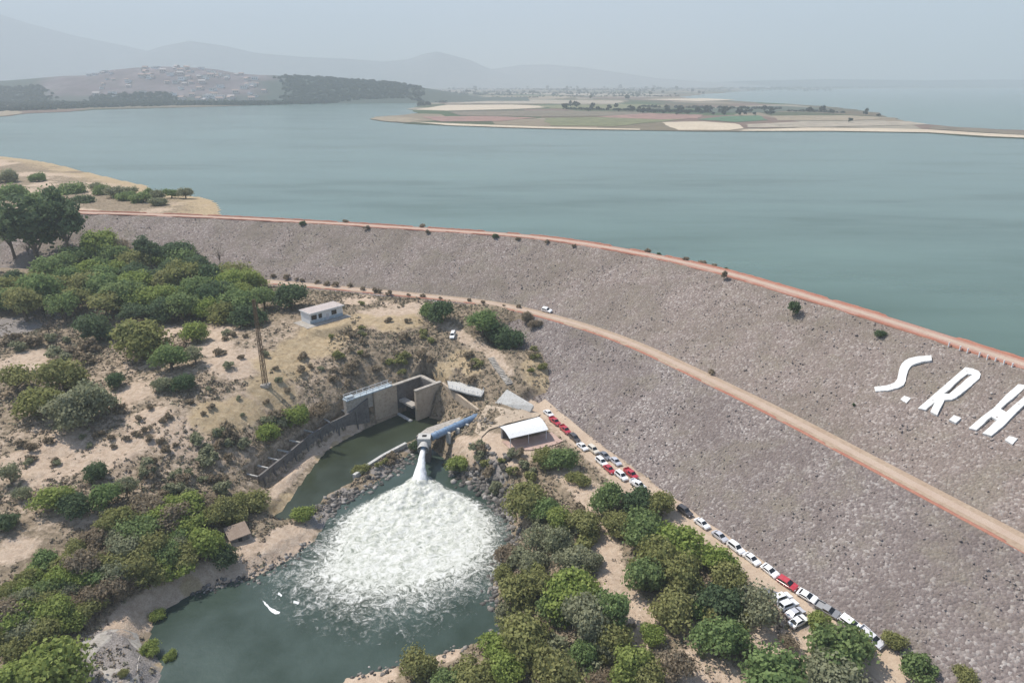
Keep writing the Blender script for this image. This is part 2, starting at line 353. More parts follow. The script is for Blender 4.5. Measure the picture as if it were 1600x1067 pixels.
M['rim'] = mat('wheel_rim_alloy', (.5,.5,.52), .35, .5, .8)
M['lamp'] = mat('headlight_lens', (.75,.76,.78), .15, .5)
M['redlamp'] = mat('tail_light_lens', (.35,.02,.02), .25, .5)
M['steel'] = rough_mat('rusty_steel', (.17,.115,.075), (.24,.17,.11), 1.2, (.11,.07,.045), .8)
M['bark'] = rough_mat('grey_brown_bark', (.13,.10,.075), (.19,.155,.12), 2.0, (.08,.06,.045), sc2=8)
def car_paint(n, c): 
    m = mat(n, c, .28, .5); m.node_tree.nodes['Principled BSDF'].inputs['Coat Weight'].default_value = .5
    g = NG(m); co = g.coord(); g.base(g.mix(g.ramp(g.noise(co, 1.3, 4), [(.4,(0,0,0)),(.75,(.35,.35,.35))]), c, tuple(.5*x+.16 for x in c))); return m
M['car_white'] = car_paint('white_car_paint', (.82,.82,.82)); M['car_red'] = car_paint('red_car_paint', (.42,.015,.03))
M['car_silver'] = car_paint('silver_car_paint', (.5,.5,.53)); M['car_grey'] = car_paint('grey_car_paint', (.16,.165,.18)); M['car_dark'] = car_paint('dark_brown_car_paint', (.05,.042,.04))
M['car_beige'] = car_paint('beige_car_paint', (.62,.56,.46))
def leaf_mat(name, a, b, c2=None):
    m = mat(name, a, .75, .15); g = NG(m); co = g.coord('Object'); oi = g.n('ShaderNodeObjectInfo')
    n = g.noise(co, 2.6, 4, .7); n4 = g.noise(co, 14, 2, .7)
    c = g.ramp(g.math('ADD', g.math('MULTIPLY', n, .8), g.math('MULTIPLY', n4, .2)), [(.36, tuple(x*.62 for x in a)), (.5, a), (.64, b)])
    c = g.mix(g.math('MULTIPLY', oi.outputs['Random'], .5), c, c2 or tuple(.7*x+.3*y for x, y in zip(b, (.2,.16,.1))))
    g.base(c)
    tr = g.n('ShaderNodeBsdfTranslucent'); g.l(c, tr.inputs[0]); mx = g.n('ShaderNodeMixShader'); mx.inputs[0].default_value = .45
    out = [x for x in g.t.nodes if x.type == 'OUTPUT_MATERIAL'][0]
    g.l(g.b.outputs[0], mx.inputs[1]); g.l(tr.outputs[0], mx.inputs[2]); g.l(mx.outputs[0], out.inputs[0]); return m
LEAF = {'olive': leaf_mat('olive_leaves', (.255,.265,.095), (.38,.375,.155)), 'bright': leaf_mat('bright_green_leaves', (.25,.32,.08), (.39,.445,.135)),
 'green': leaf_mat('mid_green_leaves', (.18,.26,.095), (.28,.36,.14)), 'dark': leaf_mat('dark_green_leaves', (.10,.155,.072), (.16,.22,.10), (.14,.17,.095)),
 'grey': leaf_mat('grey_green_leaves', (.265,.28,.165), (.37,.38,.245)), 'dry': leaf_mat('dry_brown_leaves', (.28,.22,.15), (.38,.32,.23)),
 'far': leaf_mat('distant_tree_leaves', (.03,.045,.03), (.05,.07,.042), (.045,.055,.045))}
# water
def water_mat(name, col, rough, sc, st, streak=None):
    m = mat(name, col, rough, .5); g = NG(m); b = g.b; b.inputs['IOR'].default_value = 1.33
    co = g.coord('Object', streak or (1,1,1)); n = g.noise(co, sc, 4, .6); n2 = g.noise(co, sc*.08, 5, .6)
    g.base(g.mix(g.ramp(n2, [(.35,(0,0,0)),(.7,(1,1,1))]), tuple(x*.8 for x in col), tuple(x*1.2 for x in col)))
    g.l(g.math('ADD', g.math('MULTIPLY', n2, .12), rough-.06), b.inputs['Roughness']); g.l(g.ramp(n2, [(.38, (.2,.2,.2)), (.62, (.75,.75,.75))]), b.inputs['Specular IOR Level']); g.bump(n, st, .25); return m
M['lake'] = water_mat('lake_water', (.075,.125,.093), .2, .25, .14, (.3,1,1))
M['pool'] = water_mat('pool_water', (.042,.062,.049), .2, .9, .3)
M['channel'] = water_mat('channel_water', (.034,.043,.026), .2, 1.2, .12)
# ------------------------------------------------------------------ large structure: terrain, dam, water, roads
def blobs(pts, r): return [(G0(a, b)[:2], r) for a, b in pts]
def G0(px, py): return G(px, py)
Z = np.zeros(GX.shape+(4,)); Z[..., 3] = 1
def zone_pts(ch, pts, r, s=1.0):
    for q in pts:
        p = G(q[0], q[1]); rr = q[2] if len(q) > 2 else r
        d = np.hypot(GX-p[0], GY-p[1]); Z[..., ch] = np.maximum(Z[..., ch], s*(1-sstep(.45*rr, rr, d)))
def zone_line(ch, pts, wd, s=1.0):
    P = np.array([G(a, b) for a, b in pts]); d, _ = seg_dist(GX, GY, P); Z[..., ch] = np.maximum(Z[..., ch], s*(1-sstep(wd*.35, wd, d)))
zone_pts(0, [(300,600,55),(150,700,45),(350,560,50),(400,650,30)], 40, .46)
zone_line(0, [(60,745),(140,715),(220,690),(300,665),(380,632),(440,600)], 8, .8)
zone_pts(0, [(205,612,9),(40,565,12),(250,520,12),(340,520,12),(370,565,14),(330,545,10),(100,690,9),(230,660,10),(290,690,8),(170,710,10),(30,725,9),(130,800,6),(20,860,6),(600,495,14),(650,485,10),(560,470,10)], 9, .85)
zone_line(0, [(600,475),(690,505),(730,532),(765,548),(790,580)], 4, .7)
zone_line(0, [(935,830),(948,870),(965,915),(1000,960),(1015,990)], 5, .95); zone_line(0, [(880,735),(915,765),(925,790)], 5, .9)
zone_pts(0, [(1190,1000,7),(1240,1015,8),(1010,1062,6),(1120,1055,6),(1090,1040,6),(590,1055,5),(660,1035,5),(700,1020,4),(540,1066,5),(450,845,7),(470,825,5),(420,868,6),(400,885,4),(380,850,5),(760,690,8),(800,705,9),(850,690,6),(735,700,6),(720,690,4)], 6, .9)
zone_line(0, [(395,872),(330,895),(270,925),(220,958),(180,985)], 5, .95); zone_line(0, [(560,665),(500,700),(460,735),(425,775)], 2.6, .9)
zone_pts(1, [(560,500,9),(610,505,9),(500,535,12),(530,515,8),(440,570,12),(425,610,10),(460,545,8),(850,560,7),(845,590,7),(835,575,6),(855,620,5),(720,560,6),(690,580,5),(740,575,5),(340,650,10),(380,640,8),(545,686,2.6),(525,696,2.4),(500,716,2),(450,778,3),(438,795,3.4),(428,804,3.2),(250,1045,3),(235,1062,4),(300,920,3),(490,520,8),(640,500,7)], 7, .85)
zone_pts(2, [(20,510,14),(70,497,12),(180,1030,9),(150,1010,6),(200,1060,8),(760,765,7),(775,790,5),(540,780,6),(520,800,5),(600,735,5),(500,815,4),(650,700,5),(1250,960,5)], 6, .9)
d_, _ = seg_dist(GX, GY, TOE); Z[..., 0] = np.maximum(Z[..., 0], .8*(1-sstep(3, 6.5, d_)))
ny, nx = GX.shape; idx = np.arange(ny*nx).reshape(ny, nx)
keep = (GZ > prof(GSD)-3.0)
fk = keep[:-1, :-1] | keep[1:, :-1] | keep[:-1, 1:] | keep[1:, 1:]
F = np.stack([idx[:-1, :-1], idx[:-1, 1:], idx[1:, 1:], idx[1:, :-1]], -1)[fk]
V = np.stack([GX, GY, GZ], -1).reshape(-1, 3)
used = np.zeros(len(V), bool); used[F.ravel()] = True; rem = np.cumsum(used)-1
me = np_mesh('ground', V[used], rem[F], M['terrain'], True, attrs={'zone': Z.reshape(-1, 4)[used]})
tag(link('ground', me), kind='structure')
# dam body: swept along the axis
SA = resample(AXIS, .9); tn = np.gradient(SA, axis=0); tn /= np.linalg.norm(tn, axis=1)[:, None]; NRM = np.c_[-tn[:, 1], tn[:, 0]]
dd = np.unique(np.r_[np.arange(-12, 82, .8), [-3, 3, 36.6, 42.8]])
DX = SA[:, None, 0]+NRM[:, None, 0]*dd; DY = SA[:, None, 1]+NRM[:, None, 1]*dd; DZ = np.broadcast_to(prof(dd), DX.shape).copy()
onroad = (np.abs(dd) <= 3.01) | ((dd >= 36.5) & (dd <= 42.9))
DZ += np.where(onroad, 0, (vnoise(DX/1.1, DY/1.1, 4)-.5)*.28+(fbm(DX/7, DY/7, 3, 8)-.5)*.9)
idx = np.arange(DX.size).reshape(DX.shape)
F = np.stack([idx[:-1, :-1], idx[1:, :-1], idx[1:, 1:], idx[:-1, 1:]], -1)
mi = np.broadcast_to((dd[:-1] > 39.5).astype(int), F.shape[:2]).ravel()
dam = link('rockfill_dam', np_mesh('rockfill_dam', np.stack([DX, DY, DZ], -1).reshape(-1, 3), F.reshape(-1, 4), mats=[M['rock_up'], M['rock_lo']], mi=mi, smooth=True))
tag(dam, 'long curving dam embankment faced with pinkish grey rock between reservoir and outlet pool', 'dam')
def dam_strip(name, d0, d1, z, m, h=0, parent=None, n=4):
    e_ = len(SA) if d0 < 30 else int(np.argmax(SA[:, 0] < -92)); SA_, NR_ = SA[:e_], NRM[:e_]; ds = np.linspace(d0, d1, n); X = SA_[:, None, 0]+NR_[:, None, 0]*ds; Y = SA_[:, None, 1]+NR_[:, None, 1]*ds
    Zz = np.full(X.shape, z)
    if h:   # raised kerb with side faces, worn and broken
        sl = np.arange(len(SA_))*.9; h = h*(vnoise(sl/5, sl*0+d0, 61) > .3)[:, None]*(.6+.5*vnoise(sl/1.5, sl*0, 7))[:, None]
        X = np.c_[X[:, :1], X, X[:, -1:]]; Y = np.c_[Y[:, :1], Y, Y[:, -1:]]; Zz = np.c_[np.full((len(SA_), 1), z-.3), Zz+h-.04, np.full((len(SA_), 1), z-.3)]
    i = np.arange(X.size).reshape(X.shape); f = np.stack([i[:-1, :-1], i[1:, :-1], i[1:, 1:], i[:-1, 1:]], -1).reshape(-1, 4)
    return tag(link(name, np_mesh(name, np.stack([X, Y, Zz], -1).reshape(-1, 3), f, m, False), parent), kind='structure')
dam_strip('crest_road', -2.9, 2.9, CREST+.05, M['crest']); 
dam_strip('crest_kerb', -3.3, -2.7, CREST+.06, M['redkerb'], .5); dam_strip('crest_kerb', 2.75, 3.2, CREST+.06, M['redkerb'], .35)
dam_strip('wheel_track', -1.3, .9, CREST+.056, M['track'])
dam_strip('bench_road', 36.9, 42.5, BENCH+.05, M['bench']); dam_strip('wheel_track', 38.6, 40.6, BENCH+.056, M['track'])
dam_strip('bench_kerb', 42.0, 42.75, BENCH+.06, M['redkerb'], .22)
def drape(name, P, hw, m, up=.07, nn=5):
    P = resample(P, .8); t = np.gradient(P[:, :2], axis=0); t /= np.linalg.norm(t, axis=1)[:, None]; n = np.c_[-t[:, 1], t[:, 0]]
    o = np.linspace(-1, 1, nn); wob = hw*(1+.18*(vnoise(P[:, 0]/5, P[:, 1]/5, 5)-.5))
    X = P[:, None, 0]+n[:, None, 0]*o*wob[:, None]; Y = P[:, None, 1]+n[:, None, 1]*o*wob[:, None]; Zz = gz(X, Y)+up
    i = np.arange(X.size).reshape(X.shape); f = np.stack([i[:-1, :-1], i[:-1, 1:], i[1:, 1:], i[1:, :-1]], -1).reshape(-1, 4)[:, ::-1]
    return tag(link(name, np_mesh(name, np.stack([X, Y, Zz], -1).reshape(-1, 3), f, m, True)), kind='structure')
drape('toe_road', TOE, 3.0, M['road'])
# reservoir
me = bpy.data.meshes.new('reservoir_water'); bm = bmesh.new()
inner = [(SA[i]-NRM[i]*2.0) for i in range(0, len(SA), 6)]
out = [(inner[-1][0]-40, inner[-1][1]+6), (-13500, inner[-1][1]+6), (-13500, 13800), (13500, 13800), (13500, inner[0][1])]
vs = [bm.verts.new((p[0], p[1], LAKE)) for p in list(inner)+out]; bm.faces.new(vs); bmesh.ops.triangulate(bm, faces=bm.faces)
bmesh.ops.recalc_face_normals(bm, faces=bm.faces)
if bm.faces[:][0].normal.z < 0: bmesh.ops.reverse_faces(bm, faces=bm.faces)
bm.to_mesh(me); bm.free(); me.materials.append(M['lake']); tag(link('reservoir_water', me), kind='structure')
# outlet pool and spillway channel: one sheet of water, banks rise through it
xs = np.r_[PL[:, 0], CHAN[:, 0]]; ys = np.r_[PL[:, 1], CHAN[:, 1]]
def sheet(name, P, z, m):
    b = MB(); b.poly([(p[0], p[1], z) for p in P]); me = b.mesh(name, m)
    bm = bmesh.new(); bm.from_mesh(me); bmesh.ops.triangulate(bm, faces=bm.faces)
    for f in bm.faces:
        if f.normal.z < 0: f.normal_flip()
    bm.to_mesh(me); bm.free(); return link(name, me)
def grow(P, r):
    c = P.mean(0); o = []
    for i in range(len(P)):
        a, b = P[i-1], P[(i+1) % len(P)]; t = (b-a)/np.linalg.norm(b-a); n = np.array([t[1], -t[0]])
        o.append(P[i]+n*r if not inside(*(P[i]+n*.3), P) else P[i]-n*r)
    return np.array(o)
tag(sheet('pool_water', grow(PL, 1.2), POOL, M['pool']), kind='structure')
tag(sheet('channel_water', grow(CHAN, .8), POOL+.01, M['channel']), kind='structure')
# near shore of the reservoir, beyond the dam's left end
shore_px = [(-260,215),(-60,238),(60,252),(130,268),(190,282),(232,292),(228,300),(262,304),(318,309),(338,318),(348,338)]
S0 = smooth_poly([at(a, b, LAKE)[:2] for a, b in shore_px], 5)
ins = [(SA[i]-NRM[i]*4) for i in range(len(SA)) if SA[i, 0] < S0[-1, 0]-1]
SHP = np.vstack([S0, np.array(ins), [(-700, 345)]])
sx = np.arange(-640, -100, 2.6); sy = np.arange(300, 760, 2.6); X, Y = np.meshgrid(sx, sy)
i_ = inside(X, Y, SHP); ds, _ = seg_dist(X, Y, S0)
Zs = LAKE + np.where(i_, .25+2.0*sstep(0, 30, ds)+(fbm(X/14, Y/14, 4, 2)-.45)*1.6*sstep(2, 20, ds), -.6-ds*.05)
zc = np.zeros(X.shape+(4,)); nn_ = fbm(X/22, Y/22, 4, 21); zc[..., 1] = np.clip(1-ds/40, 0, 1)*.9*(nn_ > .3); zc[..., 0] = np.clip((nn_-.45)*5, 0, .9)
idx = np.arange(X.size).reshape(X.shape); kf = (Zs > LAKE-1.5); kf = kf & (axis_sd(X, Y) < -1.5)
fk = kf[:-1, :-1] & kf[1:, :-1] & kf[:-1, 1:] & kf[1:, 1:]
F = np.stack([idx[:-1, :-1], idx[:-1, 1:], idx[1:, 1:], idx[1:, :-1]], -1)[fk]
V = np.stack([X, Y, Zs], -1).reshape(-1, 3); used = np.zeros(len(V), bool); used[F.ravel()] = True; rem = np.cumsum(used)-1
tag(link('lake_shore', np_mesh('lake_shore', V[used], rem[F], M['terrain'], True, attrs={'zone': zc.reshape(-1, 4)[used]})), kind='structure')
def SH(px, py, up=0):
    p = at(px, py, LAKE+1.6+up); p[2] = LAKE+1.6; return p
# ------------------------------------------------------------------ far shore, fields, hills
def land_mat(name, cols, sc):
    m = mat(name, cols[0], 1, .05); g = NG(m); co = g.coord('Object', (1, .55, 1)); v = g.voro(co, sc); s = g.n('ShaderNodeSeparateColor'); g.l(v, s.inputs[0])
    st = [(i/len(cols), c) for i, c in enumerate(cols)]; c = g.ramp(s.outputs[0], st); r = [x for x in g.t.nodes if x.type == 'VALTORGB'][-1]; r.color_ramp.interpolation = 'CONSTANT'
    n = g.noise(co, sc*6, 5, .7); c = g.mix(.6, c, g.ramp(n, [(.3, (.5,.5,.5)), (.7, (1,1,1))]), 'MULTIPLY'); g.base(c); return m
M['land'] = land_mat('patchwork_farmland', [(.15,.12,.08),(.2,.165,.115),(.09,.10,.055),(.26,.21,.15),(.12,.11,.075),(.075,.105,.05),(.2,.14,.11),(.31,.27,.21)], .007)
M['sand'] = rough_mat('pale_shore_sand', (.50,.41,.30), (.57,.48,.36), .02, (.38,.31,.23), sc2=.2)
M['hillside'] = rough_mat('pinkish_dry_hillside', (.12,.093,.098), (.21,.172,.178), .008, (.09,.082,.08), sc2=.03)
g = NG(M['hillside']); src = g.b.inputs['Base Color'].links[0].from_socket; g.base(g.mix(g.attr('wood'), src, (.05,.065,.052)))
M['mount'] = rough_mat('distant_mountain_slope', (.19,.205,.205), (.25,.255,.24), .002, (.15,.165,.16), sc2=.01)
far_px = [(-420,196),(-60,186),(12,182),(40,178),(110,175),(150,172),(230,170),(330,167),(430,164),(560,161),(640,160),(668,163),(640,170),(655,177),(620,181),(588,183),(578,187),(598,190),(640,194),(700,197),(780,200),(850,202),(930,203.5),(1010,204.5),(1100,206),(1200,206),(1300,206),(1390,207),(1450,208.5),(1540,215),(1640,219),(1760,224),(1760,208),(1640,205.5),(1560,203),(1490,199),(1440,194),(1398,187),(1375,178),(1330,171),(1280,166),(1215,162),(1150,158.5),(1085,155),(1060,151),(1100,147),(1180,142.5),(1130,141.2),(1200,140.3),(1290,139.4),(1360,138.7),(1500,138.2),(1760,137.5),(1760,135),(-420,135)]
def wig(P, a, n=6):
    P = np.asarray(P); Q = np.vstack([P, P[:1]]); o = []
    for p, q in zip(Q[:-1], Q[1:]):
        for k in range(n):
            t = k/n; o.append(p+(q-p)*t+(a*(RNG.random(2)-.5)*np.linalg.norm(q-p)/n if k else 0))
    return np.array(o)
FARP = wig([at(a, b, LAKE)[:2] for a, b in far_px], .5)
tag(sheet('far_shore_land', FARP, LAKE+.5, M['land']), kind='structure')
def patch(name, px, m, z, wg=.25): return tag(sheet(name, wig([at(a, b, LAKE+.5)[:2] for a, b in px], wg, 4), LAKE+z, m), kind='structure')
fm = {k: rough_mat(k+'_field_soil', c, tuple(x*1.18 for x in c), .02, tuple(x*.6 for x in c), sc2=.06) for k, c in
      {'green': (.075,.14,.075), 'red': (.27,.16,.13), 'brown': (.17,.14,.10), 'tan': (.28,.225,.155), 'pale': (.33,.28,.215), 'olive': (.16,.16,.08), 'dark': (.07,.085,.06)}.items()}
patch('beach', [(1034,191.5),(1100,190.5),(1150,194),(1162,201),(1140,204),(1060,204),(1045,198)], M['sand'], .9)
patch('beach', [(1160,203.5),(1260,200),(1380,201),(1450,203),(1545,209),(1640,214),(1640,217.5),(1545,213.5),(1450,207.5),(1300,205.2),(1160,205.2)], M['sand'], .85, .1)
patch('beach', [(579,186.5),(600,182.5),(640,184),(660,188),(640,192),(600,189.5)], fm['tan'], .9)
patch('beach', [(640,190.5),(720,194),(860,199),(1000,202),(1000,203.8),(850,201.3),(700,196.3)], M['sand'], .85, .1)
patch('beach', [(648,172),(700,164.5),(800,164),(880,167),(800,171),(700,173.5)], M['sand'], .85, .2)
patch('field', [(660,183),(760,182),(840,184.5),(780,190),(690,190.5)], fm['red'], .95)
patch('field', [(700,175.5),(860,173),(1010,176),(1000,181),(840,183),(720,181)], fm['brown'], .95)
patch('field', [(850,185),(1000,183),(1090,184),(1040,190),(960,198),(860,197)], fm['olive'], .96)
patch('field', [(1010,177.5),(1100,180),(1090,186),(1030,187.5),(930,183)], fm['red'], 1.0)
patch('field', [(1090,187.5),(1130,182.5),(1185,181),(1200,188.5),(1150,191.5)], fm['green'], 1.05)
patch('field', [(1205,181.5),(1330,181),(1400,185),(1330,189),(1215,189)], fm['tan'], .95)
patch('field', [(1165,195),(1250,191),(1420,190),(1450,195),(1300,199),(1170,200)], fm['pale'], .95)
patch('field', [(1460,197.5),(1570,204.5),(1650,208),(1620,213),(1540,208),(1450,202)], fm['brown'], .95)
patch('field', [(1100,170),(1215,166),(1300,170),(1200,176),(1110,177)], fm['dark'], .95)
patch('field', [(700,158),(830,156),(980,158),(960,163),(800,162.5),(700,161.5)], fm['pale'], .95)
patch('field', [(840,165),(1000,163),(1060,167),(960,171),(860,170)], fm['olive'], .97)
patch('field', [(640,152),(760,150),(900,151),(880,154.5),(700,156)], fm['tan'], .95)
patch('field', [(760,146),(1000,146),(1050,149),(900,149.5)], fm['pale'], .95)
patch('field', [(540,158),(640,154.5),(690,158),(640,159.5)], fm['green'], .95)
patch('beach', [(1000,155.5),(1100,154),(1150,156.5),(1090,158.5)], M['sand'], .9)
patch('beach', [(-60,184.5),(0,171),(30,174),(34,178),(8,181.5)], fm['tan'], .9)
def heightfield(name, x0, x1, y0, y1, nx, ny, fn, m):
    X, Y = np.meshgrid(np.linspace(x0, x1, nx), np.linspace(y0, y1, ny)); Zv = fn(X, Y)
    i = np.arange(X.size).reshape(X.shape); f = np.stack([i[:-1, :-1], i[:-1, 1:], i[1:, 1:], i[1:, :-1]], -1).reshape(-1, 4)
    return tag(link(name, np_mesh(name, np.stack([X, Y, Zv], -1).reshape(-1, 3), f, m, True)), kind='structure')
HD = 2750.0     # town hill: its skyline as seen from the dam, at a distance of about 2.7 km
hx = (np.array([-400,-40,60,100,145,180,215,250,290,330,372,400,440,500,560,620,680,760])-800)/FPX*HD*1.0
hz = (128.3-np.array([128,128,127.5,125,120.5,119.5,113,109.5,107,108,112,117.5,119.5,122,125,129,138,150]))/FPX*HD+CZ
def hill_fn(X, Y):
    top = np.interp(X*HD/Y, hx, hz)-LAKE; t = np.clip(1-np.abs(Y-HD)/np.where(Y < HD, 640, 900), 0, 1)
    return LAKE-6+(top+6)*sstep(0, 1, t)*(.94+.12*(fbm(X/180, Y/180, 4, 31)))*np.where(top > 0, 1, 1)
def hill_z(x, y): return float(hill_fn(np.array([x]), np.array([y]))[0])
hl = heightfield('town_hill', -2500, 60, HD-640, HD+900, 200, 90, hill_fn, M['hillside'])
co_ = np.zeros(len(hl.data.vertices)*3, np.float32); hl.data.vertices.foreach_get('co', co_); co_ = co_.reshape(-1, 3); pxh = co_[:, 0]/co_[:, 1]*FPX+800+(fbm(co_[:, 0]/90, co_[:, 1]/90, 3, 5)-.5)*90
wd_ = np.clip(sstep(415, 470, pxh)+1-sstep(85, 130, pxh)+(1-sstep(14, 26, co_[:, 2]-LAKE))*.8, 0, 1)
at_ = hl.data.attributes.new('wood', 'FLOAT', 'POINT'); at_.data.foreach_set('value', wd_.astype(np.float32))
def ridge(name, px, D, depth, seed, m=None):
    rx = (np.array([p[0] for p in px])-800)/FPX*D; rz = (128.3-np.array([p[1] for p in px]))/FPX*D+CZ
    def fn(X, Y):
        top = np.interp(X, rx, rz)-LAKE; t = np.clip(1-np.abs(Y-D)/depth, 0, 1)
        return LAKE-8+np.maximum(top+8, 0)*t**1.1*(.86+.28*fbm(X/depth*4, Y/depth*4, 5, seed)*(1-t)+.14*t)
    return heightfield(name, rx[0], rx[-1], D-depth, D+depth, 160, 40, fn, m or M['mount'])
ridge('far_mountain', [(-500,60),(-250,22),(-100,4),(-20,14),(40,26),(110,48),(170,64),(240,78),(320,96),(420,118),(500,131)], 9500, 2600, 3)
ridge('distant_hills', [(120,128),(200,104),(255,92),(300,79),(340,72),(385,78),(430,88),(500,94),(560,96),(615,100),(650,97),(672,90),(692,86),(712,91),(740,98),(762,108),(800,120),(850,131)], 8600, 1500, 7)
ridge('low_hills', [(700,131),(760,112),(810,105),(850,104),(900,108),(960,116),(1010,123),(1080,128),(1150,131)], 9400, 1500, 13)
ridge('horizon_hills', [(1050,131),(1150,126.5),(1260,124.5),(1400,126),(1520,125),(1700,126),(1900,131)], 9600, 1200, 17, rough_mat('wooded_far_hill', (.035,.05,.045), (.06,.075,.065), .002, (.03,.04,.035), sc2=.01))
# ------------------------------------------------------------------ outlet works
E1 = np.array([.72, .69]); E1 /= np.linalg.norm(E1); E2 = np.array([E1[1], -E1[0]]); C0 = np.array([-35.9, 193.4])
def W2(a, b, z): p = C0+E1*a+E2*b; return (p[0], p[1], z)
def slab(mb, a0, a1, b0, b1, z0, z1, z1b=None):   # block in the outlet's own axes; z1b: top height at the a1 end
    zb = z1 if z1b is None else z1b
    mb.hexa([W2(a0, b0, z0), W2(a0, b1, z0), W2(a1, b1, z0), W2(a1, b0, z0)][::-1], [W2(a0, b0, z1), W2(a0, b1, z1), W2(a1, b1, zb), W2(a1, b0, zb)][::-1])
sp = empty('spillway_outlet', W2(0, 3.5, -8)); inv = sp.location.copy()
def part(mb, name, m, parent, smooth=False):
    o = mb.build(name, m, None, smooth); o.parent = parent; bpy.context.view_layer.update() if False else None
    mi_ = parent.matrix_basis.inverted() if parent.parent is None else (parent.parent.matrix_basis@parent.matrix_basis).inverted()
    o.data.transform(mi_); return o
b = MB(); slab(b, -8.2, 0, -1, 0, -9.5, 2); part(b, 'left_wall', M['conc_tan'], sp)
b = MB(); slab(b, .003, 9, -1.1, -.5, -9.5, 2); part(b, 'inner_wall', M['conc_dark'], sp)  # shade inside the opening painted on as darker concrete than the left wall
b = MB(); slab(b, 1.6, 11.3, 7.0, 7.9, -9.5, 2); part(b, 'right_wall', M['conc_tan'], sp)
b = MB(); slab(b, 9.003, 10.2, -1.1, 6.997, -9.5, 2); part(b, 'back_wall', M['conc_dark'], sp)  # darkness of the opening's interior put into the back wall's colour
b = MB(); slab(b, -1.2, 10.3, -1.15, .15, 2.003, 2.28); slab(b, 1.5, 11.5, 6.9, 8.05, 2.003, 2.28); slab(b, 9.1, 10.4, .16, 6.88, 2.003, 2.28); part(b, 'coping', M['conc'], sp)
b = MB(); slab(b, .6, 2.9, .003, 6.997, -3.7, -3.0); part(b, 'cross_beam', M['conc'], sp)
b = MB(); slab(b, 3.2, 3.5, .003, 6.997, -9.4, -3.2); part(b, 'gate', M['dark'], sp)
b = MB(); slab(b, -.5, .4, .1, 7.0, -9.4, -7.55); part(b, 'sill', M['conc_white'], sp)
tag(sp, 'deep concrete spillway outlet box with dark gate opening at the head of the green channel', 'spillway')
def G2(px, py, z): p = at(px, py, z); return (p[0], p[1], z)
# wing wall and platform to the right of the outlet
b = MB(); p0 = np.array(W2(11.5, 7.9, 0)[:2]); p1 = at(746, 640, .3)[:2]; n = np.array([-(p1-p0)[1], (p1-p0)[0]]); n /= np.linalg.norm(n)
b.hexa([(*p0, -6), (*p1, -2), (*(p1+n*.7), -2), (*(p0+n*.7), -6)], [(*p0, 1.9), (*p1, .35), (*(p1+n*.7), .35), (*(p0+n*.7), 1.9)])
tag(b.build('wing_wall', M['conc_tan'], None), 'sunlit tan wing wall sloping down from the spillway box towards the plaza', 'wall')
def flat(name, px, z0, z1, m, label, cat):
    b = MB(); P = [at(a, c, z1)[:2] for a, c in px]
    ar = sum(P[i-1][0]*P[i][1]-P[i][0]*P[i-1][1] for i in range(len(P)))
    if ar < 0: P = P[::-1]
    b.hexa([(p[0], p[1], z0) for p in P], [(p[0], p[1], z1) for p in P]); return tag(b.build(name, m), label, cat)
flat('platform', [(699,595),(728,597),(757,610),(752,619),(733,615),(701,606)], 2.0, 2.4, M['conc_white'], 'pale flat concrete platform above the tan wing wall', 'platform')
pf = empty('platform_railing', tuple(at(728, 604, 2.41))); PR = resample(np.array([at(a, c, 2.41) for a, c in [(701,605),(733,614),(752,618),(756,611)]]), 1.5)
for q in PR: b = MB(); b.box((q[0], q[1], 2.95), (.1, .1, 1.06)); part(b, 'post', M['paint_white'], pf)
b = MB(); b.tube([(q[0], q[1], 3.5) for q in PR], .05, 6); b.tube([(q[0], q[1], 3.0) for q in PR], .04, 6); part(b, 'rail', M['paint_white'], pf)
tag(pf, 'thin white railing along the front edge of the pale platform', 'railing')
# walkway with railing along the left wall
wk = empty('walkway', W2(-9, -1.5, 2.3)); b = MB(); slab(b, -17.5, -1.3, -2.5, -.2, 2.0, 2.36); part(b, 'deck', M['bluegrey'], wk)
b = MB(); slab(b, -17.5, -8.4, -2.2, -.6, -2.5, 1.99); part(b, 'pier', M['conc'], wk)
for sde in (-2.4, -.35):
    for k in range(8): b = MB(); slab(b, -17.2+k*2.2, -17.06+k*2.2, sde, sde+.14, 2.363, 3.45); part(b, 'post', M['paint_white'], wk)
    b = MB(); slab(b, -17.3, -1.4, sde+.02, sde+.12, 3.453, 3.55); slab(b, -17.0, -1.5, sde+.16, sde+.2, 2.9, 2.98); part(b, 'rail', M['paint_white'], wk)
b = MB(); slab(b, -17.2, -14.6, -2.0, -.8, 2.37, 3.0); part(b, 'cabinet', M['bluegrey'], wk)
tag(wk, 'blue grey footbridge deck with white railing on top of the left spillway wall', 'walkway')
# retaining wall of the side canal, with struts
cw = empty('canal_wall', (*WALL[len(WALL)//2, :2], -8)); n_ = len(WALL); ztop = np.interp(np.arange(n_), [0, 3, 8, n_-1], [.9, -1.6, -2.9, -3.6])
b = MB()
for i in range(n_-1):
    p, q, w0, w1 = WALL[i, :2], WALL[i+1, :2], WN[i]*.55, WN[i+1]*.55
    b.hexa([(*p, -8.6), (*(p+w0), -8.6), (*(q+w1), -8.6), (*q, -8.6)], [(*p, ztop[i]), (*(p+w0), ztop[i]), (*(q+w1), ztop[i+1]), (*q, ztop[i+1])])
part(b, 'wall', M['conc_dark'], cw)  # dark colour carries the shade on the wall's pool-side face
for i in range(3, n_, 3):
    b = MB(); p = WALL[i, :2]+WN[i]*.56; q = p+WN[i]*4.2; zz = ztop[i]-.05; t = _wt[i]*.17
    b.hexa([(*(p-t), zz-.35), (*(p+t), zz-.35), (*(q+t), zz-.35), (*(q-t), zz-.35)], [(*(p-t), zz), (*(p+t), zz), (*(q+t), zz), (*(q-t), zz)]); part(b, 'strut', M['conc_white'], cw)
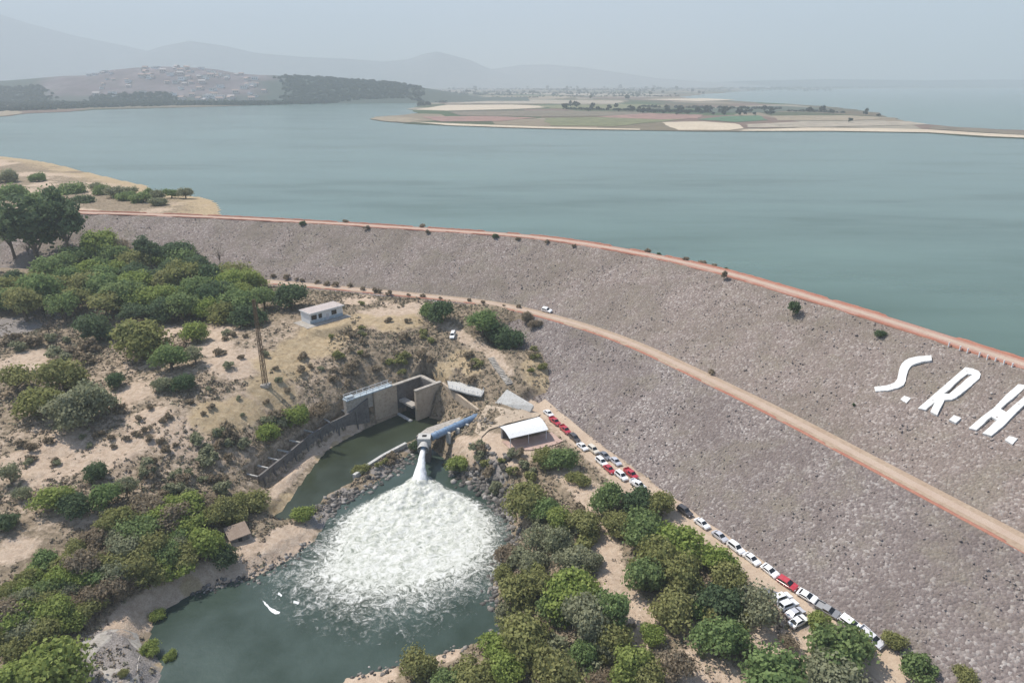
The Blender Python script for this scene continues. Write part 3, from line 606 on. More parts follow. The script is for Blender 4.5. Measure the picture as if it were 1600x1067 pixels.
for i in range(2, n_-1, 3):
    b = MB(); p = WALL[i, :2]-WN[i]*.005; q = p-WN[i]*.5; t = _wt[i]*.2; zz = ztop[i]-.25
    b.hexa([(*(p-t), -8.5), (*(p+t), -8.5), (*(q+t), -8.5), (*(q-t), -8.5)], [(*(p-t), zz), (*(p+t), zz), (*(q+t), zz-2.5), (*(q-t), zz-2.5)]); part(b, 'buttress', M['conc_dark'], cw)  # buttresses share the wall's painted shade
tag(cw, 'curved dark retaining wall with concrete struts along the left side canal', 'wall')
def wall_px(name, px, zb, zt, th, m, label):
    b = MB(); P = [at(a, c, zt)[:2] for a, c in px]
    for i in range(len(P)-1):
        d = P[i+1]-P[i]; n = np.array([-d[1], d[0]])/np.linalg.norm(d)*th
        b.hexa([(*P[i], zb), (*P[i+1], zb), (*(P[i+1]+n), zb), (*(P[i]+n), zb)], [(*P[i], zt), (*P[i+1], zt), (*(P[i+1]+n), zt), (*(P[i]+n), zt)])
    return tag(b.build(name, m), label, 'wall')
wall_px('divide_wall', [(555,742),(575,727),(600,711),(636,692)], -9.6, -6.3, .9, M['conc_white'], 'low pale divide wall between the green channel and the foaming pool')
# old little stone building on the left bank and pale slab in the bushes
p = G(372, 838)
hut = empty('ruined_weir_hut', (p[0], p[1], p[2]), R(38), .78); 
b = MB(); b.hexa([(-2.6,-2,-1), (2.6,-2,-1), (2.6,2,-1), (-2.6,2,-1)], [(-2.6,-2,1.0), (2.6,-2,1.0), (2.6,2,2.2), (-2.6,2,2.2)]); b.build('wall', M['conc_dark'], hut)
b = MB(); b.hexa([(-3,-2.5,1.05), (3,-2.5,1.05), (3,2.4,2.5), (-3,2.4,2.5)], [(-3,-2.5,1.3), (3,-2.5,1.3), (3,2.4,2.75), (-3,2.4,2.75)]); b.build('roof', rough_mat('weathered_brown_roof', (.27,.20,.155), (.34,.265,.21), .6, (.19,.145,.11)), hut)
b = MB(); b.box((0,-2.03,0), (1.1,.05,1.6)); b.build('door', M['dark'], hut)
tag(hut, 'small ruined concrete hut with sloping brownish roof on the left pool bank', 'hut')
p = G(258, 818); b = MB(); b.box((p[0], p[1], p[2]+.5), (6.5, 1.6, 1.0), R(42)); tag(b.build('canal_slab', M['conc_white']), 'short pale concrete slab showing between bushes on the lower left slope', 'slab')
# ------------------------------------------------------------------ valve, pipe, jet, foam
vh = empty('valve_house', (-24, 165.6, -3))
b = MB(); b.box((-24, 165.8, -6.2), (3.0, 3.0, 6.4)); part(b, 'plinth', M['conc_dark'], vh)
b = MB(); b.box((-24, 165.6, -1.78), (3.5, 3.3, 2.4)); part(b, 'block', M['conc_white'], vh)
b = MB(); b.box((-24, 165.7, -.57), (1.2, 1.1, .1)); part(b, 'hatch', M['dark'], vh)
b = MB(); b.tube([(-24,163.94,-2.1), (-24,163.2,-2.35), (-24,162.3,-2.7), (-24,161.9,-2.85)], [1.05, 1.25, 1.62, 1.62], 20, False); part(b, 'nozzle_hood', M['conc_white'], vh, True)
b = MB(); b.tube([(-24,163.9,-2.1), (-24,162.2,-2.75)], [.7, .75], 16); part(b, 'nozzle', M['blue'], vh, True)
tag(vh, 'white concrete valve block with round nozzle shooting out the water jet', 'valve')
pp = empty('outlet_pipe', (-16, 173.6, -3)); PA, PB = np.array([-22.2, 166.6, -1.5]), np.array([-9.6, 179.2, -1.3])
b = MB(); b.tube([PA+(PB-PA)*t for t in np.linspace(0, 1, 9)], 1.02, 24); part(b, 'barrel', M['blue'], pp, True)
for t in (.1, .3, .5, .7, .9):
    b = MB(); q = PA+(PB-PA)*t; d = (PB-PA)/np.linalg.norm(PB-PA)*.12; b.tube([q-d, q+d], 1.17, 24); part(b, 'flange', M['blue'], pp)
for t in (.28, .47, .66, .85):
    b = MB(); q = PA+(PB-PA)*t; b.box((q[0]+.9, q[1]-.9, q[2]-1.6), (.55, 1.5, 3.4), R(45)); part(b, 'saddle', M['conc_white'], pp)
tag(pp, 'large blue steel outlet pipe on white saddles running to the valve block', 'pipe')
flat('deck_slab', [(650,681),(668,668),(735,646),(744,651),(690,672),(674,683)], -4.2, -2.7, M['conc'], 'grey concrete deck beside the blue outlet pipe', 'deck')
# jet
m = M['jet'] = mat('white_spray_water', (.92,.93,.92), .6, .3); g = NG(m); co = g.coord(); nn = g.noise(co, 1.6, 5, .7)
g.base(g.ramp(nn, [(.3, (.6,.62,.61)), (.55, (.78,.79,.78))])); g.bump(nn, .6, .3)
ts = np.linspace(0, 1, 26); path = []; rad = []
for t in ts: path.append((-24+.15*t, 162.0-11.6*t, -2.75-.9*t-4.5*t*t)); rad.append(.62+1.75*t**1.6)
V = []; nk = 22
for (x, y, z), r in zip(path, rad):
    for j in range(nk):
        th = 2*math.pi*j/nk; k = 1+.32*(vnoise(np.array([j*.9+3.]), np.array([y*1.1]), 6)[0]-.5)
        V.append((x+math.cos(th)*r*k, y-math.sin(th)*r*.35*k, z+math.sin(th)*r*.8*k))
F = [[i*nk+j, i*nk+(j+1) % nk, (i+1)*nk+(j+1) % nk, (i+1)*nk+j] for i in range(25) for j in range(nk)]
tag(link('water_jet', np_mesh('water_jet', np.array(V), np.array(F), M['jet'], True)), 'white water jet arching from the valve nozzle down into the pool', 'water jet')
foam_px = [(648,748),(630,762),(600,772),(560,792),(528,812),(505,845),(470,880),(432,908),(455,930),(490,958),(540,975),(600,972),(655,968),(700,945),(745,925),(785,900),(792,860),(790,832),(770,800),(735,778),(695,765),(668,748)]
FP = np.array([at(a, c, POOL)[:2] for a, c in foam_px]); X, Y = np.meshgrid(np.arange(-62, 6, .3), np.arange(98, 158, .3))
ins = inside(X, Y, FP); d, _ = seg_dist(X, Y, FP, True); sd = np.where(ins, d, -d)
ax_ = np.array([-24, 150.5]); dj = np.hypot(X-ax_[0], Y-ax_[1]); far = sstep(12, 40, dj)
dens = np.clip((sd+1+5*far)/(4+14*far), 0, 1)*(1.02-.4*sstep(22, 52, dj)) + .5*np.exp(-(dj/9)**2)*(sd > -1)
zf = POOL+.06+dens*(.15+.9*(fbm(X/1.3, Y/1.3, 4, 41))*np.exp(-(dj/26)**2)*1.3+.35*fbm(X/3, Y/3, 3, 4)+.7*np.exp(-(dj/4.5)**2)*(.6+.6*fbm(X/.9, Y/.9, 3, 5)))
idx = np.arange(X.size).reshape(X.shape); kf = (dens > .01) & (gz(X, Y) < POOL+.2); fk = kf[:-1, :-1] & kf[1:, :-1] & kf[:-1, 1:] & kf[1:, 1:]
F = np.stack([idx[:-1, :-1], idx[:-1, 1:], idx[1:, 1:], idx[1:, :-1]], -1)[fk]; V = np.stack([X, Y, zf], -1).reshape(-1, 3)
used = np.zeros(len(V), bool); used[F.ravel()] = True; rem = np.cumsum(used)-1
m = M['foam'] = mat('churning_white_foam', (.9,.9,.87), .8, .2); g = NG(m); co = g.coord(); n1 = g.noise(co, .5, 7, .75, 1.6); n2 = g.noise(co, 2.6, 5, .75, 1.2)
cmb = g.math('ADD', g.math('MULTIPLY', n1, .72), g.math('MULTIPLY', n2, .28)); al = g.math('ADD', g.math('MULTIPLY', g.attr('dens'), 1.25), g.math('MULTIPLY', g.math('SUBTRACT', cmb, .5), 3.3))
g.base(g.mix(g.ramp(g.attr('dens'), [(1.0, (0,0,0)), (1.4, (1,1,1))]), g.ramp(cmb, [(.36, (.20,.23,.185)), (.45, (.42,.43,.37)), (.53, (.60,.60,.55)), (.66, (.71,.71,.68))]), (.72,.73,.72))); g.l(g.ramp(al, [(.22, (0,0,0)), (.5, (.3,.3,.3)), (.95, (1,1,1))]), g.b.inputs['Alpha']); g.bump(n2, .5, .25)
tag(link('foam', np_mesh('foam', V[used], rem[F], M['foam'], True, attrs={'dens': dens.ravel()[used]})), kind='stuff')
for px4 in ([(411,938),(415,941),(423,949),(431,953),(438,956),(436,959),(429,959),(423,955),(419,950),(413,943)], [(435,925),(441,929),(440,932),(434,929)], [(459,938),(468,941),(466,944),(458,942)]):
    P = wig([at(a, c, POOL)[:2] for a, c in px4], .6, 4)
    tag(sheet('foam_patch', np.array(P), POOL+.05, M['jet']), kind='stuff')
# ------------------------------------------------------------------ canopy, plaza slabs, stairs
cn = empty('canopy', tuple(at(818, 680, 0))); Q = [at(781,667,3.5), at(842,651,3.5), at(857,671,3.2), at(796,685,3.2)]
b = MB(); NB = 10; top = []
for j in range(NB+1):
    t = j/NB; L_ = Q[0]*(1-t)+Q[3]*t; R_ = Q[1]*(1-t)+Q[2]*t; bow = .55*math.sin(math.pi*min(1, t*1.0)); top.append((L_+[0, 0, bow], R_+[0, 0, bow]))
for (a0, a1), (b0, b1) in zip(top, top[1:]):
    b.hexa([a0-[0,0,.08], b0-[0,0,.08], b1-[0,0,.08], a1-[0,0,.08]], [a0, b0, b1, a1])
part(b, 'roof', M['paint_white'], cn)
for t in (.04, .5, .96):
    for u in (.06, .94):
        q = (Q[0]*(1-t)+Q[1]*t)*(1-u)+(Q[3]*(1-t)+Q[2]*t)*u; b = MB(); b.tube([(q[0], q[1], gz(q[0], q[1])-.2), (q[0], q[1], q[2]+.05)], .09, 8); part(b, 'post', M['paint_white'], cn)
b = MB(); U = Q[1]-Q[0]; b.hexa([(*(Q[0]+U*.03)[:2], -.2), (*(Q[0]+U*.97)[:2], -.2), (*(Q[0]+U*.97+[.1,-.3,0])[:2], -.2), (*(Q[0]+U*.03+[.1,-.3,0])[:2], -.2)], [tuple(Q[0]+U*.03-[0,0,.3]), tuple(Q[0]+U*.97-[0,0,.3]), tuple(Q[0]+U*.97+[.1,-.3,-.3]), tuple(Q[0]+U*.03+[.1,-.3,-.3])]); part(b, 'added_shade_panel', M['conc_dark'], cn)  # dark panel added to darken the space under the roof
tag(cn, 'white roofed open shelter standing on the dirt plaza beside the toe road', 'shelter')
def paving(name, px, up, m):
    P = wig([G(a, c)[:2] for a, c in px], .12, 5); V = np.array([(x, y, float(gz(x, y))+up) for x, y in P]); return tag(sheet2(name, V, m), kind='structure')
def sheet2(name, V, m):
    bm = bmesh.new(); vs = [bm.verts.new(v) for v in V]; f = bm.faces.new(vs); bmesh.ops.triangulate(bm, faces=[f])
    for f in bm.faces:
        if f.normal.z < 0: f.normal_flip()
    me = bpy.data.meshes.new(name); bm.to_mesh(me); bm.free(); me.materials.append(m); return link(name, me)
paving('plaza_paving', [(748,655),(760,634),(800,642),(826,642),(845,648),(840,652),(795,662),(765,672),(752,685),(742,676)], .3, M['conc_tan'])
paving('plaza_dirt', [(784,690),(800,690),(862,676),(880,690),(862,697),(830,704),(800,705)], .25, rough_mat('pinkish_packed_dirt', (.42,.29,.245), (.5,.37,.31), .5, (.36,.25,.2)))
b = MB(); P = [at(772,631,.9), at(828,643,.6), at(834,633,2.2), at(792,608,4.2)]
b.hexa([p-np.array([0,0,.9]) for p in P], P); tag(b.build('concrete_apron', M['conc_white']), 'bright bare concrete apron sloping at the foot of the hillside above the plaza', 'apron')
b = MB(); P = [G(a, c) for a, c in [(768,560),(776,572),(786,586),(797,602)]]; P = resample(np.array(P), .7)
for i in range(len(P)-1):
    q = P[i]; d = P[i+1, :2]-q[:2]; b.box((q[0], q[1], gz(q[0], q[1])-.1), (.8, 2.3, .75), math.atan2(d[1], d[0]))
tag(b.build('stairway', M['conc']), 'grey concrete stairway strip running down the hillside to the plaza', 'stairs')
paving('old_paving', [(128,1002),(165,985),(215,990),(222,1010),(216,1050),(220,1075),(170,1075),(160,1050),(130,1025)], .08, M['conc'])
# ------------------------------------------------------------------ house
FL, FR, BL = at(485,507,13.8), at(536,493,13.8), at(471,503,13.8)
ux = (FR-FL)[:2]; LN = np.linalg.norm(ux); ang = math.atan2(ux[1], ux[0]); DP = 5.6; HH = 3.7
hs = empty('house', (FL[0], FL[1], 13.8), ang)
b = MB(); b.box((LN/2, DP/2, HH/2), (LN, DP, HH)); b.build('wall', M['paint_white'], hs)
b = MB(); b.box((LN/2, DP/2-.3, HH+.15), (LN+.7, DP+1.1, .3)); rf = b.build('roof', M['roof'], hs)
b = MB(); b.box((LN/2, -.87, HH+.15), (LN+.74, .06, .36)); b.box((-.36, DP/2-.3, HH+.15), (.06, DP+1.1, .36)); b.build('fascia', M['paint_white'], rf)
b = MB(); b.box((LN/2, -.025, .55), (LN-.1, .05, 1.1)); b.build('dado', M['bluegrey'], hs)
for x, wd in ((1.6, 2.0), (4.0, 1.2), (9.4, 1.9), (12.2, 1.9)):
    if x < LN-1:
        f = MB(); f.box((x, -.03, 2.1), (wd+.2, .08, 1.7)); fo = f.build('window', M['bluegrey'], hs)
        f = MB(); f.box((x, -.085, 2.1), (wd, .03, 1.5)); f.build('pane', M['glass'], fo)
b = MB(); b.box((6.8, -.04, 1.15), (1.1, .09, 2.3)); b.build('door', M['car_silver'], hs)
b = MB(); b.box((LN/2-.8, -1.6, -.45), (LN+4.5, 3.2, 1.1)); b.box((-1.6, DP/2, -.45), (3.0, DP, 1.08)); b.build('terrace', M['conc'], hs)
tag(hs, 'small flat-roofed white house with dark windows on the dry terrace', 'house')
# ------------------------------------------------------------------ mast
p = G(415, 602); ms = empty('lattice_mast', tuple(p)); HM, r0, r1 = 26.0, .75, .4
def leg(k, t): r = r0+(r1-r0)*t; return np.array([math.cos(k*math.pi/2+.6)*r, math.sin(k*math.pi/2+.6)*r, HM*t])
for k in range(4): b = MB(); b.tube([leg(k, 0)-[0,0,.4], leg(k, 1)], .11, 6); b.build('leg', M['steel'], ms)
b = MB(); NS = 17
for i in range(NS):
    for k in range(4):
        b.tube([leg(k, i/NS), leg((k+1) % 4, (i+1)/NS)], .055, 4, False); b.tube([leg(k, (i+1)/NS), leg((k+1) % 4, (i+1)/NS)], .055, 4, False)
b.build('bracing', M['steel'], ms); b = MB(); b.box((0,0,.0), (2.4,2.4,.9)); b.build('base', M['conc'], ms)
tag(ms, 'tall thin rusty lattice mast standing alone on the dry slope', 'mast')
# ------------------------------------------------------------------ letters on the dam
def px8(pts): return [(x/6.154+1340, y/6.154+540) for x, y in pts]
LET = {'S': ([(1366,604.5),(1385,602),(1397,598),(1402,592),(1404,582),(1406,574),(1409,568),(1414,563),(1421,559.5),(1430,557.3),(1455,555),(1456,562.5),(1440,565),(1430,568),(1424,571),(1420,576),(1417,584),(1415,595),(1412,601),(1404,605.5),(1391,609),(1368,611)], None),
 'R': (px8([(580,600),(1035,207),(1110,218),(1165,245),(1184,272),(1172,312),(1090,385),(990,465),(940,500),(905,517),(835,522),(765,665),(700,632),(742,540),(655,615)]), px8([(1055,270),(1106,276),(882,462),(828,460)])),
 'H': (px8([(1070,790),(1545,370),(1632,380),(1375,604),(1428,638),(1675,420),(1762,435),(1285,865),(1200,840),(1342,714),(1287,681),(1140,810)]), None)}
def on_slope(name, outer, hole, label, cat):
    bm = bmesh.new(); loops = []
    for L in (outer, hole):
        if L: loops.append([bm.verts.new(on_dam(a, c, .45)) for a, c in wig(np.array(L, float), .16, 4)])
    ed = [bm.edges.new((L[i-1], L[i])) for L in loops for i in range(len(L))]
    bmesh.ops.triangle_fill(bm, use_beauty=True, use_dissolve=False, edges=ed)
    bmesh.ops.recalc_face_normals(bm, faces=bm.faces)
    for f in bm.faces:
        if f.normal.z < 0: f.normal_flip()
    r = bmesh.ops.extrude_face_region(bm, geom=list(bm.faces)); vs = [e for e in r['geom'] if isinstance(e, bmesh.types.BMVert)]
    bmesh.ops.translate(bm, verts=[v for v in bm.verts if v not in set(vs)], vec=(.12, .08, -.5)); bmesh.ops.recalc_face_normals(bm, faces=bm.faces)
    me = bpy.data.meshes.new(name); bm.to_mesh(me); bm.free(); me.materials.append(M['letter']); return tag(link(name, me), label, cat, 'whitewashed letters on the dam face')
for k, lab in (('S', 'large white letter S laid out on the rock face of the dam'), ('R', 'large white letter R laid out on the rock face of the dam'), ('H', 'large white letter H on the dam face, cut by the picture edge')):
    on_slope('painted_letter', LET[k][0], LET[k][1], lab, 'letter')
for q, lab in (([(413,515),(450,480),(512,503),(470,550)], 'white square full stop after the letter S on the dam face'), ([(878,710),(925,665),(997,693),(945,740)], 'white square full stop after the letter R on the dam face'), ([(1418,905),(1455,868),(1542,888),(1490,947)], 'white square full stop after the letter H on the dam face')):
    on_slope('painted_stop', px8(q), None, lab, 'full stop')
# ------------------------------------------------------------------ guide posts on the crest
b = MB(); b.box((0, 0, .5), (.22, .22, 1.0)); b.box((0, 0, 1.08), (.3, .3, .15)); pm = b.mesh('guide_post', M['paint_white'])
for px_ in (1498, 1513, 1528, 1542, 1556, 1570, 1584, 1597):
    py_ = 545+(px_-1498)*.36; lo = min(range(len(SA)), key=lambda i: abs(800+FPX*SA[i, 0]/(SA[i, 1]*CP+(CZ-CREST)*SP)-px_))
    q = SA[lo]+NRM[lo]*3.55; o = link('guide_post', pm); o.location = (q[0], q[1], CREST-.3)
    tag(o, 'short white guide post on the downstream kerb of the red crest road', 'post', 'guide posts along the crest road')
# ------------------------------------------------------------------ vehicles
def car_meshes(kind):
    Lh = {'sedan': 2.2, 'suv': 2.3, 'pickup': 2.6, 'truck': 3.3}[kind]; W = {'truck': 1.1}.get(kind, .9)
    P = {'sedan': [(-2.2,.35),(-2.22,.75),(-2.1,.95),(-1.35,1.0),(.95,.96),(2.05,.78),(2.2,.6),(2.2,.32)], 'suv': [(-2.3,.4),(-2.32,.8),(-2.28,1.05),(1.0,1.08),(2.15,.92),(2.3,.7),(2.3,.4)],
         'pickup': [(-2.6,.45),(-2.6,1.05),(-.75,1.05),(1.2,1.1),(2.45,.98),(2.6,.75),(2.6,.45)], 'truck': [(-3.3,.55),(-3.3,1.25),(-.6,1.25),(1.4,1.3),(3.1,1.2),(3.3,.9),(3.3,.5)]}[kind]
    C = {'sedan': ((-1.75,1.0),(-1.05,1.42),(.25,1.44),(1.1,.97)), 'suv': ((-2.2,1.06),(-1.95,1.72),(.35,1.74),(1.15,1.09)), 'pickup': ((-.75,1.06),(-.55,1.72),(.7,1.74),(1.4,1.11)), 'truck': ((-.5,1.26),(-.35,2.2),(1.3,2.22),(2.1,1.31))}[kind]
    out = {}
    b = MB(); n = len(P); k = len(b.v)
    for y, s in ((-W, .97), (-W*.93, 1), (W*.93, 1), (W, .97)):
        for x, z in P: b.v.append((x*s, y, z if abs(y) < W else min(z, 1e9)*(.985)))
    for r in range(3):
        for i in range(n): j = (i+1) % n; b.f.append([k+r*n+i, k+r*n+j, k+(r+1)*n+j, k+(r+1)*n+i])
    b.f.append([k+i for i in range(n)]); b.f.append([k+3*n+i for i in reversed(range(n))])
    (x0, z0), (x1, z1), (x2, z2), (x3, z3) = C; wb, wt = W*.94, W*.76
    cab = [(x0,-wb,z0-.03),(x3,-wb,z3-.03),(x3,wb,z3-.03),(x0,wb,z0-.03)], [(x1,-wt,z1),(x2,-wt,z2),(x2,wt,z2),(x1,wt,z1)]
    b.hexa(*cab)
    if kind in ('pickup', 'truck'):   # load bed walls
        xe = -2.58 if kind == 'pickup' else -3.28; xc = x0-.05; zz = P[1][1]
        for y in (-W*.93, W*.93): b.box(((xe+xc)/2, y*.97, zz+.2), (xc-xe, .1, .42))
        b.box((xe+.05, 0, zz+.2), (.1, W*1.8, .42))
        if kind == 'truck': b.box(((xe+xc)/2, 0, zz+.75), (xc-xe-.1, W*1.7, 1.2))
    out['body'] = b.mesh('body')
    def pane(p, q, off):
        p = [Vector(v) for v in p]; nrm = (p[1]-p[0]).cross(p[2]-p[0]).normalized(); c = sum(p, Vector())/4
        o = Vector(((x1+x2)/2, 0, (z0+z1)/2)); nrm = nrm if nrm.dot(c-o) > 0 else -nrm
        m_ = MB(); pts = [tuple(c+(v-c)*q+nrm*off) for v in p]; back = [tuple(Vector(v)-nrm*.02) for v in pts]; m_.hexa(back, pts); return m_.mesh('pane', M['glass'])
    lo, hi = cab
    out['windscreen'] = pane([lo[1], lo[2], hi[2], hi[1]], .88, .015); out['rear_window'] = pane([lo[3], lo[0], hi[0], hi[3]], .84, .015)
    out['side_window'] = [pane([lo[0], lo[1], hi[1], hi[0]], .82, .015), pane([lo[2], lo[3], hi[3], hi[2]], .82, .015)]
    rw = {'sedan': .32, 'suv': .36, 'pickup': .38, 'truck': .48}[kind]; xs_ = (P[0][0]*.62, P[-1][0]*.62)
    b = MB(); b.tube([(0,-.12,0), (0,.12,0)], rw, 16); out['tyre'] = b.mesh('tyre', M['rubber']); b = MB(); b.tube([(0,-.135,0), (0,.135,0)], rw*.58, 12); out['rim'] = b.mesh('rim', M['rim'])
    out['wheels'] = [(x, y, rw) for x in xs_ for y in (-W+.08, W-.08)]
    b = MB(); b.box((0,0,0), (.08,.34,.16)); out['head'] = b.mesh('headlight', M['lamp']); b = MB(); b.box((0,0,0), (.08,.28,.18)); out['tail'] = b.mesh('tail_light', M['redlamp'])
    out['lights'] = [(P[-1][0]-.01, s*W*.68, P[-2][1]-.02) for s in (-1, 1)], [(P[0][0]+.01, s*W*.7, P[1][1]-.08) for s in (-1, 1)]
    return out
CARM = {k: car_meshes(k) for k in ('sedan', 'suv', 'pickup', 'truck')}
CS = .86
def car(px, py, kind, paint, rot, label, name=None, group='vehicles parked along the toe road', flip=False):
    c = CARM[kind]; p = G(px, py, .7)
    i = int(np.argmin(np.hypot(TOE[:, 0]-p[0], TOE[:, 1]-p[1]))); i = min(max(i, 1), len(TOE)-2); t = TOE[i+1, :2]-TOE[i-1, :2]
    th = math.atan2(t[1], t[0])+R(rot)+(math.pi if flip else 0); u = np.array([math.cos(th), math.sin(th)])*1.5; v = np.array([-u[1], u[0]])*.6
    zf, zb, zl, zr = (float(gz(*(p[:2]+s))) for s in (u, -u, v, -v))
    e = empty(name or {'sedan': 'parked_car', 'suv': 'parked_car', 'pickup': 'pickup_truck', 'truck': 'red_truck'}[kind], (p[0], p[1], (zf+zb)/2+.07), th)
    e.scale = (CS, CS, CS); e.rotation_euler = (math.atan2(zl-zr, 1.8), -math.atan2(zf-zb, 3.0), th)
    o = link('body', c['body'], e)
    if not c['body'].materials: c['body'].materials.append(M['car_white'])
    o.material_slots[0].link = 'OBJECT'; o.material_slots[0].material = M[paint]
    link('windscreen', c['windscreen'], e); link('rear_window', c['rear_window'], e)
    for q in c['side_window']: link('side_window', q, e)
    for q in c['wheels']:
        wv = link('wheel', c['tyre'], e); wv.location = q; link('rim', c['rim'], wv)
    for q in c['lights'][0]: link('headlight', c['head'], e).location = q
    for q in c['lights'][1]: link('tail_light', c['tail'], e).location = q
    return tag(e, label, 'car' if kind in ('sedan', 'suv') else 'truck', group)
W_, RD, SV, GY_, DK, BG = 'car_white', 'car_red', 'car_silver', 'car_grey', 'car_dark', 'car_beige'
LONE = 'lone vehicles near the bench road'
for a in [(1097,817,'sedan',W_,0,'white car next below the dark brown one, at the top of the long roadside row'),(1125,837,'sedan',SV,0,'pinkish silver car between two white cars in the roadside row under the dam'),
 (1150,855,'suv',W_,0,'white car directly behind the pinkish silver car in the roadside row'),(1175,872,'sedan',W_,0,'middle one of three white cars between the silver and the red car'),
 (1204,890,'sedan',W_,0,'white car just above the red car in the roadside row'),(1232,910,'suv',RD,0,'dark red car in the lower roadside row opposite the angled white cars'),
 (1263,929,'sedan',W_,0,'white car just below the dark red car in the roadside row'),(1295,951,'pickup',GY_,0,'dark grey pickup below the white car, against the dam foot'),
 (1332,972,'suv',W_,0,'white car between the grey pickup and the last car of the row'),(1364,994,'pickup',SV,0,'silver pickup ending the roadside row where the bush covers the road'),
 (1070,798,'suv',DK,0,'dark brown car half hidden by the trees above the long white row'),
 (1222,933,'suv',W_,80,'white car first and uppermost of the angled group opposite the red car'),(1232,944,'suv',W_,80,'white car second in the angled group, dark windscreen, beside the uppermost'),
 (1243,956,'sedan',SV,80,'silver car with dark glass third in the angled group'),(1248,969,'sedan',W_,80,'pale car lowest in the angled group, beside the yellow green bush'),
 (1200,926,'sedan',GY_,40,'grey car partly hidden behind the dry tree above the angled group'),
 (857,645,'sedan',W_,0,'white car at the top end of the road above the two red pickups'),(867,658,'pickup',RD,0,'upper one of two red pickups beside the white shelter'),
 (883,671,'pickup',RD,0,'lower one of two red pickups beside the white shelter'),(898,684,'suv',DK,0,'dark car just below the two red pickups'),
 (910,697,'sedan',W_,0,'small white car below the dark car near the shelter'),(927,702,'suv',BG,0,'beige car parked beyond the dirt plaza below the white car'),
 (945,711,'sedan',GY_,0,'grey car on the dam side next to the beige car'),(940,721,'suv',W_,0,'white car on the pool side ahead of the small red car'),
 (962,720,'sedan',SV,0,'silver car on the dam side across from the small red car'),(952,732,'sedan',RD,0,'small red car between two white cars near the trees'),
 (971,743,'suv',W_,0,'white car parked alongside the large red pickup'),(986,740,'pickup',RD,0,'large red pickup beside the white car near the trees'),
 (997,757,'pickup',W_,0,'white pickup lowest of the upper cluster, against the tree crowns')]: car(*a)
car(855,484,'suv',W_,20,'white car alone on the bench road at the bend of the dam',group=LONE); car(708,523,'suv',W_,-35,'white car alone on the knoll between two dark trees above the spillway',group=LONE)
# ------------------------------------------------------------------ vegetation
def crown_mesh(seed, vs, nl, n, q, open_=0.0):
    """crown of many leaf-clump faces: lumps spread through an uneven ellipsoid of radius about 1"""
    r = np.random.default_rng(seed); L = []
    for i in range(nl):
        th = r.random()*2*np.pi; u = r.random()**.5; zz = r.uniform(-.55, .8); k = np.sqrt(max(.05, 1-zz*zz))*.62*(.35+.65*u)
        L.append((np.cos(th)*k*r.uniform(.75, 1.35), np.sin(th)*k*r.uniform(.75, 1.35), zz*.62*vs*r.uniform(.75, 1.25), r.uniform(.2, .46)))
    L = np.array(L); w_ = L[:, 3]**2; w_ /= w_.sum(); pick = r.choice(nl, n, p=w_); d = r.normal(size=(n, 3)); d[:, 2] = np.abs(d[:, 2])*1.0-.35*r.random(n)*2; d /= np.linalg.norm(d, axis=1)[:, None]
    u_ = r.random(n); rad = L[pick, 3]*np.where(u_ < .62, r.uniform(.78, 1.1, n), np.where(u_ < .78, r.uniform(.3, .9, n), r.uniform(1.02, 1.55, n))); c = L[pick, :3]+d*rad[:, None]*[1, 1, .85]
    nr = d+r.normal(size=(n, 3))*.55; nr /= np.linalg.norm(nr, axis=1)[:, None]
    a = np.cross(nr, r.normal(size=(n, 3))); a /= np.linalg.norm(a, axis=1)[:, None]; b = np.cross(nr, a); s = q*r.uniform(.6, 1.25, n)[:, None]
    V = np.stack([c-a*s-b*s*.3, c+b*s*-.9+a*s*.2, c+a*s+b*s*.25, c+b*s*.9-a*s*.15], 1).reshape(-1, 3)
    return V, np.arange(4*n).reshape(n, 4), L
def trunk_mb(L, hc, rng_, r0=.09, bare=False):
    b = MB(); top = np.array([0, 0, hc-.25])
    b.tube([(0, 0, -.12), (.03, .02, hc*.45), tuple(top)], [r0, r0*.75, r0*.5], 7)
    for i in rng_.choice(len(L), min(len(L), 9 if not bare else 16), replace=False):
        e = L[i, :3]+[0, 0, hc]; s = np.array([.02, .01, hc*rng_.uniform(.3, .7)]); m_ = s*.45+e*.55+[0, 0, -.05]
        b.tube([tuple(s), tuple(m_), tuple(e)], [r0*.45, r0*.3, r0*.1], 5)
    return b
SHAPES = {'round': (.78, .62, 22, 3400, .062), 'low': (.62, .48, 20, 3000, .066), 'spread': (.6, .95, 22, 3200, .062), 'tall': (1.55, 1.7, 24, 2600, .08), 'loose': (.8, .75, 16, 1700, .06), 'cone': (1.3, 1.1, 14, 900, .12)}
PROTO = {}
def proto(kind, shape, v):
    key = (kind, shape, v)
    if key not in PROTO:
        vs, hc, nl, n, q = SHAPES[shape]; sd = (sum(map(ord, shape))*7+v*13) % 9973
        V, F, L = crown_mesh(sd, vs, nl, n, q); V = V+[0, 0, hc]
        gk = ('geo', shape, v)
        if gk not in PROTO: PROTO[gk] = trunk_mb(L, hc, np.random.default_rng(sd)).mesh('trunk', M['bark'])
        PROTO[key] = (np_mesh('crown', V, F, LEAF[kind]), PROTO[gk], hc)
    return PROTO[key]
NT = [0]
def radius_at(px, py, wpx, hc):
    Rr = 3.0
    for _ in range(4):
        p = G(px, py, hc*Rr); dep = p[1]*CP+(CZ-p[2]-hc*Rr)*SP; Rr = wpx/2*dep/FPX*1.06
    return p, Rr
